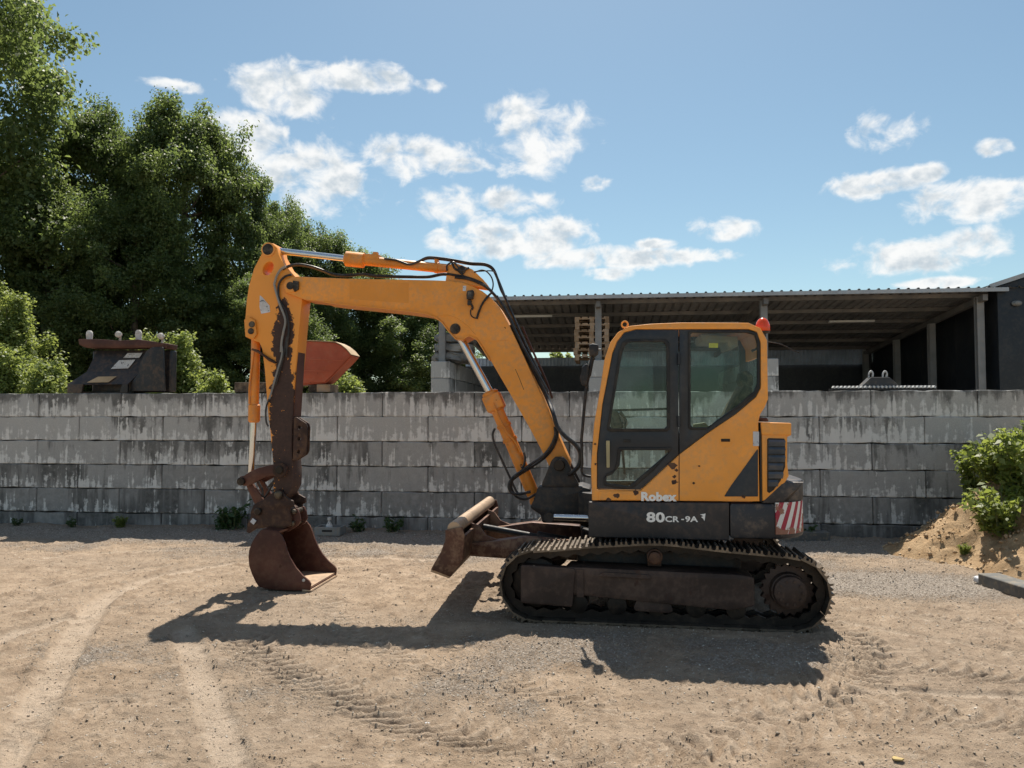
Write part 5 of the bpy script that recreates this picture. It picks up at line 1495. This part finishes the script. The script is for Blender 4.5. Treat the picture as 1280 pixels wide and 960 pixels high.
x0_ = U(1079, 450, 25.6).x; m = MB(); m.box((x0_ + .01, 25.58, 0), (8.52, 25.62, ZBK + .1)); m.build('end_panel', M['navy'], BW_)
m = MB(); x = U(1080.5, 444, 25.5).x; m.box((x - .05, 25.48, U(1080, 452, 25.5).z), (x + .05, 25.53, U(1080, 437, 25.5).z)); m.build('white_frame', M['whitelabel'], BW_)

# ------------------------------------------------------------------ dark clad building on the right
DB = empty('clad_building', (12, 18, 0), 'tall building in dark metal cladding at the right edge', 'building')
zc = lambda x: U(1236, 357, 17.75).z + (x - 8.5) * .33
for k in range(9):
    x0_, x1_ = 8.52 + k * 1.0, 9.51 + k * 1.0
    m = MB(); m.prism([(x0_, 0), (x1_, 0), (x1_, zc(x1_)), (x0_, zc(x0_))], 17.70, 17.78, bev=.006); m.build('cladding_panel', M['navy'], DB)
m1 = None
for k in range(10):
    y0_ = 17.80 + k * 1.0
    if m1 is None:
        m = MB(); m.box((-.03, 0, 0), (.03, .99, zc(8.5) - .03)); m1 = m.build('side_panel', M['navy'], DB, origin=(0, 0, 0)); m1.location = Vector((8.56, y0_, 0)) - WLOC[DB.name]
    else: again(m1, DB, (8.56, y0_, 0))
m = MB(); m.bar((8.42, 17.72, zc(8.42) + .02), (17.5, 17.72, zc(17.5) + .02), .16, .09); m.build('verge_trim', M['roof_trim'], DB)
m = MB(); v = [(8.40, 17.81, zc(8.40) - .03), (17.5, 17.81, zc(17.5) - .03), (17.5, 29, zc(17.5) - .03), (8.40, 29, zc(8.40) - .03)]; m.add(v + [(a, b, c + .08) for a, b, c in v], [(0,3,2,1),(4,5,6,7),(0,1,5,4),(1,2,6,5),(2,3,7,6),(3,0,4,7)]); m.build('roof', M['navy'], DB)
m = MB(); c = U(1271, 379, 17.66)
m.lathe(c + Vector((0, .03, 0)), (0, -1, 0), [(0, .05), (.01, .075), (.04, .08), (.09, .05), (.10, .02)], 16)
m.v = [Vector((p.x * 1.35 - c.x * .35, p.y, p.z * .8 + c.z * .2)) for p in m.v]
m.build('wall_lamp', M['greyplastic'], DB)

# ------------------------------------------------------------------ sand heap at the right, slab, odds and ends
hc = Vector((6.75, 10.5, 0)); nr, na_ = 90, 150
rad = np.linspace(0, 1, nr); an = np.linspace(0, 2 * np.pi, na_, endpoint=False)
RR, AA = np.meshgrid(rad, an, indexing='ij')
rm = 3.05 * (1 + .08 * np.sin(3 * AA + 1) + .06 * np.sin(5 * AA))
XX = hc.x + RR * rm * np.cos(AA); YY = hc.y + RR * rm * np.sin(AA) * .56
prof_ = np.clip(1 - RR, 0, 1) ** 1.05
HZ = 2.2 * prof_ * (1 - .25 * np.exp(-(RR / .2) ** 2)) + (fbm(XX * 2.1, YY * 2.1, 4) - .5) * .36 * np.minimum(1, (1 - RR) * 6) + (fbm(XX * 9, YY * 9, 3) - .5) * .16 * np.minimum(1, (1 - RR) * 9) - .03
YY = np.minimum(YY, WALL_Y - .005)
idh = np.arange(nr * na_).reshape(nr, na_)
Fh = np.stack([idh[:-1], np.roll(idh, -1, 1)[:-1], np.roll(idh, -1, 1)[1:], idh[1:]], -1).reshape(-1, 4)
me = quads_mesh('sand_heap', np.stack([XX - hc.x, YY - hc.y, HZ], -1).reshape(-1, 3), Fh[:, ::-1])
me.polygons.foreach_set('use_smooth', [True] * len(me.polygons))
heap = link_mesh('sand_heap', me, hc, M['heap']); tag(heap, 'heap of tan sandy soil against the wall at the right edge', 'heap')
def heap_z(x, y):
    i = np.argmin((XX - x) ** 2 + (YY - y) ** 2); return float(HZ.ravel()[i])
n = 9000
k = rng.integers(0, nr * na_, n); k = k[(RR.ravel()[k] > .12)]
sz = .008 + .04 * rng.random(len(k)) ** 4
tag(stones('soil_clods', XX.ravel()[k] + rng.normal(0, .03, len(k)), np.minimum(YY.ravel()[k] + rng.normal(0, .03, len(k)), WALL_Y - .03), HZ.ravel()[k] + .004, sz, 'clod', .8), 'loose clods and stones on the sand heap', 'soil clods', kind='stuff')
# concrete kerb slab
a, b = G(1236, 730), G(1300, 752)
SL = MB(); dirv = Vector((b.x - a.x, b.y - a.y, 0)).normalized(); nrm = Vector((-dirv.y, dirv.x, 0))
SL.bar(a + Vector((0, 0, .055)), a + dirv * 1.5 + Vector((0, 0, .075)), .24, .13)
tag(SL.build('concrete_kerb', M['kerb'], None, bevel=.012), 'grey concrete kerb lying at the foot of the sand heap', 'kerb')
m = MB(); m.obox(a + Vector((-.05, -.01, .03)), (.13, .18, .07), Matrix.Rotation(R(25), 3, 'Z') @ Matrix.Rotation(R(12), 3, 'X')); tag(m.build('broken_stone', M['decal'], None, bevel=.02), 'pale broken stone at the end of the kerb', 'stone')
# grey crate with a bottle
c = G(413, 668, 0.02); c.y = min(c.y, 11.55)
m = MB(); CR = empty('plastic_crate', (c.x, c.y, .02), 'small grey plastic crate on the ground at the foot of the wall', 'crate')
for q in ((-.20, -.15, .20, -.13), (-.20, .13, .20, .15), (-.20, -.129, -.18, .129), (.18, -.129, .20, .129)):
    m.box((c.x + q[0], c.y + q[1], .02), (c.x + q[2], c.y + q[3], .15))
m.box((c.x - .18, c.y - .13, .02), (c.x + .18, c.y + .13, .035)); m.build('crate_body', M['greyplastic'], CR, bevel=.006)
m = MB(); m.box((c.x - .08, c.y - .153, .08), (c.x + .08, c.y - .148, .11)); m.build('grip_slot', M['black'], CR)
m = MB(); m.lathe(Vector((c.x - .02, c.y, .04)), (0, 0, 1), [(0, .045), (.01, .05), (.12, .05), (.17, .02), (.20, .018), (.20, .03), (.24, .03)], 16); tag(m.build('plastic_bottle', M['whitelabel'], None), 'white plastic bottle standing in the grey crate', 'bottle')
# low kerb behind the tracks
a, b = U(1000, 676, 11.7), U(1036, 676, 11.7); m = MB(); m.box((a.x - .5, 11.62, 0), (b.x, 11.82, .16)); tag(m.build('concrete_kerb', M['kerb'], None, bevel=.012), 'low grey kerb along the wall behind the counterweight', 'kerb')
m = MB(); c = G(637, 664); c.y = 11.5; m.lathe(Vector((c.x, c.y, .0)), (0, 0, 1), [(0, .06), (.02, .09), (.09, .09), (.13, .05), (.14, .01)], 16); M['redplastic'] = worn('red_plastic', (.5, .04, .04), .5, dust_amt=.3); tag(m.build('red_cap', M['redplastic'], None), 'small red plastic cap by the wall behind the dozer blade', 'cap')
def litter(px, py, s, lab, mt, seed):
    c = G(px, py); rr = random.Random(seed)
    pts = [(c.x + s * rr.uniform(.5, 1) * math.cos(a), c.y + s * rr.uniform(.4, 1) * math.sin(a)) for a in np.linspace(0, 2 * math.pi, 7, endpoint=False)]
    m = MB(); z = ground_z(c.x, c.y); m.slab(pts, z + .004, z + .012, bev=.001); tag(m.build('paper_scrap', M[mt], None), lab, 'litter')
litter(534, 910, .022, 'tiny white scrap lying on the sand in the foreground', 'whitelabel', 1)
litter(1122, 952, .035, 'yellowed leaf scrap lying at the bottom edge on the sand', 'leaf_litter', 2)
litter(84, 651, .08, 'white scrap at the foot of the wall at the left', 'whitelabel', 3)

# ------------------------------------------------------------------ vegetation
def leaf_arrays(C, N_, size, rr, wid=.55, fold=.18):
    """diamond leaves at C with rough normals N_"""
    n = len(C)
    nn = N_ + rr.normal(0, .55, (n, 3)); nn /= np.linalg.norm(nn, axis=1)[:, None]
    a = rr.normal(0, 1, (n, 3)); a -= (a * nn).sum(1)[:, None] * nn; a /= np.linalg.norm(a, axis=1)[:, None]
    b = np.cross(nn, a)
    L = (size * rr.uniform(.6, 1.3, n))[:, None]
    v0 = C - a * L * .5; v2 = C + a * L * .5 - nn * L * .1
    v1 = C + b * L * wid * .5 + nn * L * fold; v3 = C - b * L * wid * .5 + nn * L * fold
    V = np.stack([v0, v1, v2, v3], 1).reshape(-1, 3)
    return V, np.arange(n * 4).reshape(n, 4)

def tree_meshes(seed, H, rad, base, n_clump, per, leaf, lobes=4):
    rr = np.random.default_rng(seed)
    # crown envelope: tall ovoid with lobes
    cl = []
    while len(cl) < n_clump:
        u = rr.random(); z = base + (H - base) * u
        env = math.sqrt(max(0, 1 - ((u - .40) / .61) ** 2)) if u > .4 else .82 + .18 * u / .4
        th = rr.uniform(0, 2 * math.pi)
        lob = 1 + .22 * math.sin(lobes * th + 3 * u + seed) + .16 * math.sin(9 * u + 2 * th + seed)
        r = rad * env * lob * (rr.uniform(.35, 1.0) ** .6)
        cl.append((r * math.cos(th), r * math.sin(th), z, rr.uniform(.45, 1.0) * (rad * .20 + .25)))
    # trunk and limbs
    m = MB(); tp = [Vector((0, 0, -.1)), Vector((.05, .05, H * .25)), Vector((-.08, .1, H * .5)), Vector((.1, 0, H * .72)), Vector((.05, .05, H * .9))]
    sm = smooth(tp, 5); m.sweep(sm, [max(.03, .03 * H * .72 * (1 - .93 * i / (len(sm) - 1))) for i in range(len(sm))], 10)
    for i in range(26):
        c = cl[rr.integers(len(cl))]; e = Vector(c[:3])
        zz = max(H * .15, e.z - rr.uniform(.12, .3) * H * .6); s0 = Vector((0, 0, zz))
        mid = s0.lerp(e, .5) + Vector((0, 0, -.2)); sp = smooth([s0, mid, e], 4)
        m.sweep(sp, [max(.012, .085 * (1 - .88 * k / (len(sp) - 1))) for k in range(len(sp))], 6)
    CC, NN = [], []
    for cx, cy, cz, cr in cl:
        k = int(per * (cr / (rad * .2 + .25)) ** 2) + 8
        d = rr.normal(0, 1, (k, 3)); d /= np.linalg.norm(d, axis=1)[:, None]
        rr_ = cr * rr.random(k) ** .42
        p = d * rr_[:, None] * np.array([1.15, 1.15, .72])
        # sprays reach outwards and up, ragged at the tips
        od = np.array([cx, cy, .9 * rad * (cz / H - .35)]); od = od / (np.linalg.norm(od) + 1e-6) * .55 + rr.normal(0, .45, 3)
        tt = rr.random(k) ** 1.6
        p = p * (1 - .55 * tt)[:, None] + od[None] * (tt * cr * 1.5)[:, None]
        p += rr.normal(0, .09, (k, 3))
        CC.append(p + np.array([cx, cy, cz])); NN.append(d * .55 + np.array([0, 0, .75]))
    V, Q = leaf_arrays(np.concatenate(CC), np.concatenate(NN), leaf, rr, .72, .14)
    me = quads_mesh('crown', V, Q); me.materials.append(M['oak'])
    return m, me

VAR = [tree_meshes(s, 15.0, 4.0, .8, 330, 640, .155) for s in (1, 2, 3)]
TRK = []
for k, (mb, me) in enumerate(VAR):
    v = [tuple(p) for p in mb.v]; t_ = bpy.data.meshes.new('trunk'); t_.from_pydata(v, [], mb.f); t_.polygons.foreach_set('use_smooth', [True] * len(t_.polygons)); t_.materials.append(M['bark']); TRK.append(t_)
def tree(px, top, hw, d, var, rot, lab, base_px=None):
    b = U(px, 500, d); ztop = U(px, top + 22, d).z
    sz = ztop / 15.3; w = math.dist(U(px - hw, 300, d)[:2], U(px + hw, 300, d)[:2]) / 2 / 4.3
    e = empty('oak_tree', (b.x, d, 0), lab, 'tree', 'leafy trees behind the wall')
    for nm, me in (('trunk', TRK[var]), ('crown', VAR[var][1])):
        o = bpy.data.objects.new(nm, me); COL.objects.link(o); o.parent = e
    e.rotation_euler.z = R(rot); e.scale = (w, w, sz)
tree(-128, -215, 158, 22.5, 0, 20, 'tallest dark green tree at the left edge, its top cut by the frame')
tree(118, 128, 84, 26.5, 2, 75, 'rounded dark green tree just right of the tallest left tree')
tree(226, 120, 92, 26, 1, 140, 'dark green tree with a pointed top above the black bucket')
tree(298, 188, 62, 27.5, 0, 250, 'leafy tree stepping down right of the pointed tree')
tree(350, 246, 58, 30, 2, 10, 'leafy tree behind the top of the excavator arm')
tree(404, 272, 62, 31, 0, 300, 'medium green tree behind the boom tip')
tree(452, 300, 64, 33, 1, 30, 'smaller tree right of the boom tip, below the arm cylinder')
tree(502, 345, 70, 32, 2, 160, 'low tree seen under the middle of the boom')
tree(546, 372, 62, 33, 0, 100, 'low tree behind the grey tarpaulin stack')
tree(165, 235, 85, 24, 2, 310, 'low dark tree standing right behind the black bucket')
tree(330, 330, 75, 25, 1, 330, 'low dark tree behind the excavator arm')
tree(55, 215, 80, 23.5, 1, 95, 'low dense tree behind the pale shrub at the left edge')

def shrub(px, top, hw, d, seed, lab, leaf=.075, dens=1.0):
    """an irregular shrub of long arching shoots, built to its own size"""
    rr = np.random.default_rng(seed); b = U(px, 500, d); H_ = U(px, top, d).z; W_ = hw / FPX * d
    m = MB(); CC, NN = [], []
    for i in range(int(34 * dens)):
        th = rr.uniform(0, 6.28); l = W_ * rr.uniform(.15, 1.0); hh = H_ * (1 - .45 * (l / W_) ** 1.5) * rr.uniform(.72, 1.0)
        p = smooth([(0, 0, 0), (l * .35 * math.cos(th), l * .35 * math.sin(th), hh * .5), (l * .8 * math.cos(th), l * .8 * math.sin(th), hh * .85), (l * math.cos(th), l * math.sin(th), hh)], 5)
        m.sweep(p, [max(.004, .022 * (1 - k / len(p))) for k in range(len(p))], 5)
        for k in range(4, len(p)):
            for s in range(3):
                c = np.array(p[k]) + rr.normal(0, .10, 3) * np.array([1, 1, .8]); q = 26
                dv = rr.normal(0, 1, (q, 3)); dv /= np.linalg.norm(dv, axis=1)[:, None]
                CC.append(c + dv * (.16 * rr.random(q) ** .6)[:, None]); NN.append(dv * .4 + np.array([0, -.1, .8]))
    V, Q = leaf_arrays(np.concatenate(CC), np.concatenate(NN), leaf, rr, .7, .1)
    e = empty('leafy_shrub', (b.x, d, 0), lab, 'shrub', 'pale green shrubs behind the wall')
    link_mesh('foliage', quads_mesh('foliage', V, Q), (b.x, d, 0), M['shrub'], e)
    t_ = bpy.data.meshes.new('stem'); t_.from_pydata([tuple(p) for p in m.v], [], m.f); link_mesh('stem', t_, (b.x, d, 0), M['bark'], e)
shrub(18, 340, 56, 16.5, 31, 'tall pale green shrub at the left edge behind the wall', dens=1.4)
shrub(62, 428, 30, 15.0, 32, 'lower pale green shrub between the left edge and the black bucket')
shrub(5, 420, 40, 14.8, 33, 'low pale green shrub in the left corner over the wall')
shrub(222, 408, 34, 15.2, 34, 'pale green shrub just right of the black bucket')
shrub(266, 458, 34, 14.8, 35, 'low pale green shrub left of the excavator arm')
shrub(184, 396, 20, 16.5, 36, 'thin pale shrub rising behind the black bucket', dens=.7)
shrub(436, 452, 16, 15.5, 37, 'small pale green shrub right of the red oxide bucket', dens=.7)
shrub(700, 437, 46, 40, 38, 'distant green bush seen between shed roof and blue sheets', .16, 1.6)
shrub(650, 441, 40, 41, 39, 'distant green bush behind the boom under the shed roof', .16, 1.6)

# weeds on the heap and along the wall
def weed_mesh(seed, stems, h, leaf, spread, mat, per=26):
    rr = np.random.default_rng(seed); m = MB(); C, N_ = [], []
    for i in range(stems):
        th = rr.uniform(0, 6.28); l = rr.uniform(.3, 1) * spread; hh = h * rr.uniform(.55, 1.05)
        pts = smooth([(0.3 * l * math.cos(th), .3 * l * math.sin(th), 0), (l * .6 * math.cos(th), l * .6 * math.sin(th), hh * .55), (l * math.cos(th) * 1.1, l * math.sin(th) * 1.1, hh)], 4)
        m.sweep(pts, [.006 - .0005 * k for k in range(len(pts))], 5)
        for k in range(per):
            t = rr.uniform(.12, 1); p = pts[min(len(pts) - 1, int(t * (len(pts) - 1)))]; a = rr.uniform(0, 6.28); o = rr.uniform(.02, .09) * (1.25 - t * .7)
            C.append((p.x + o * math.cos(a), p.y + o * math.sin(a), p.z + rr.uniform(-.02, .03))); N_.append((math.cos(a) * .4, math.sin(a) * .4, .9))
    V, Q = leaf_arrays(np.array(C), np.array(N_), leaf, rr, .6, .08)
    me = quads_mesh('leaves', V, Q); me.materials.append(M[mat])
    t_ = bpy.data.meshes.new('stems'); t_.from_pydata([tuple(p) for p in m.v], [], m.f); t_.materials.append(M['stem'])
    return me, t_
WD = [weed_mesh(51, 20, .62, .075, .28, 'weed', 40), weed_mesh(52, 26, .5, .07, .32, 'weed', 36), weed_mesh(53, 12, .32, .075, .22, 'darkweed', 14)]
def weed(x, y, z, var, s, rot, lab, grp=None):
    e = empty('weed_plant', (x, y, z), lab, 'weed', grp)
    for nm, me in (('leaves', WD[var][0]), ('stems', WD[var][1])):
        o = bpy.data.objects.new(nm, me); COL.objects.link(o); o.parent = e
    e.rotation_euler.z = R(rot); e.scale = (s, s, s)
for px, py, d, var, s, lab in ((1222, 640, 11.2, 0, 1.1, 'leafy weed at the left flank of the sand heap against the wall'),
                               (1248, 650, 10.8, 1, 1.3, 'bushy weed high on the sand heap against the wall'),
                               (1250, 685, 10.1, 1, 1.3, 'bright bushy weed on the front of the sand heap'),
                               (1276, 668, 10.4, 0, 1.5, 'tall bright weed on the sand heap at the right edge'),
                               (1288, 610, 11.1, 1, 1.3, 'weed at the top of the heap, cut by the right edge')):
    p = U(px, py, d); weed(p.x, d, heap_z(p.x, d) - .02, var, s, px, lab, 'weeds on the sand heap')
for px, var, s, lab in ((292, 2, 1.45, 'broad dark weed at the wall foot left of the bucket'), (280, 2, 1.0, 'small dark weed beside the broad weed at the wall foot'), (448, 2, .8, 'dark weed right of the grey crate'),
                        (490, 2, .9, 'tuft of weed by the wall between crate and dozer blade'), (150, 1, .42, 'small bright weed sprig at the wall foot on the left'),
                        (90, 2, .5, 'low weed at the wall foot below the black bucket'), (1010, 2, .8, 'dark weed by the wall right of the counterweight'), (1150, 1, .22, 'tiny weed at the left toe of the sand heap'), (20, 2, .5, 'low weed at the wall foot at the left edge')):
    p = U(px, 660, 11.75); weed(p.x, 11.75 if s > .3 else 11.2, .02, var, s, px * 3, lab, 'weeds along the wall foot')
p = G(1205, 705); weed(p.x, p.y, heap_z(p.x, p.y) - .01, 1, .3, 0, 'small weed low on the front slope of the sand heap', 'weeds on the sand heap')
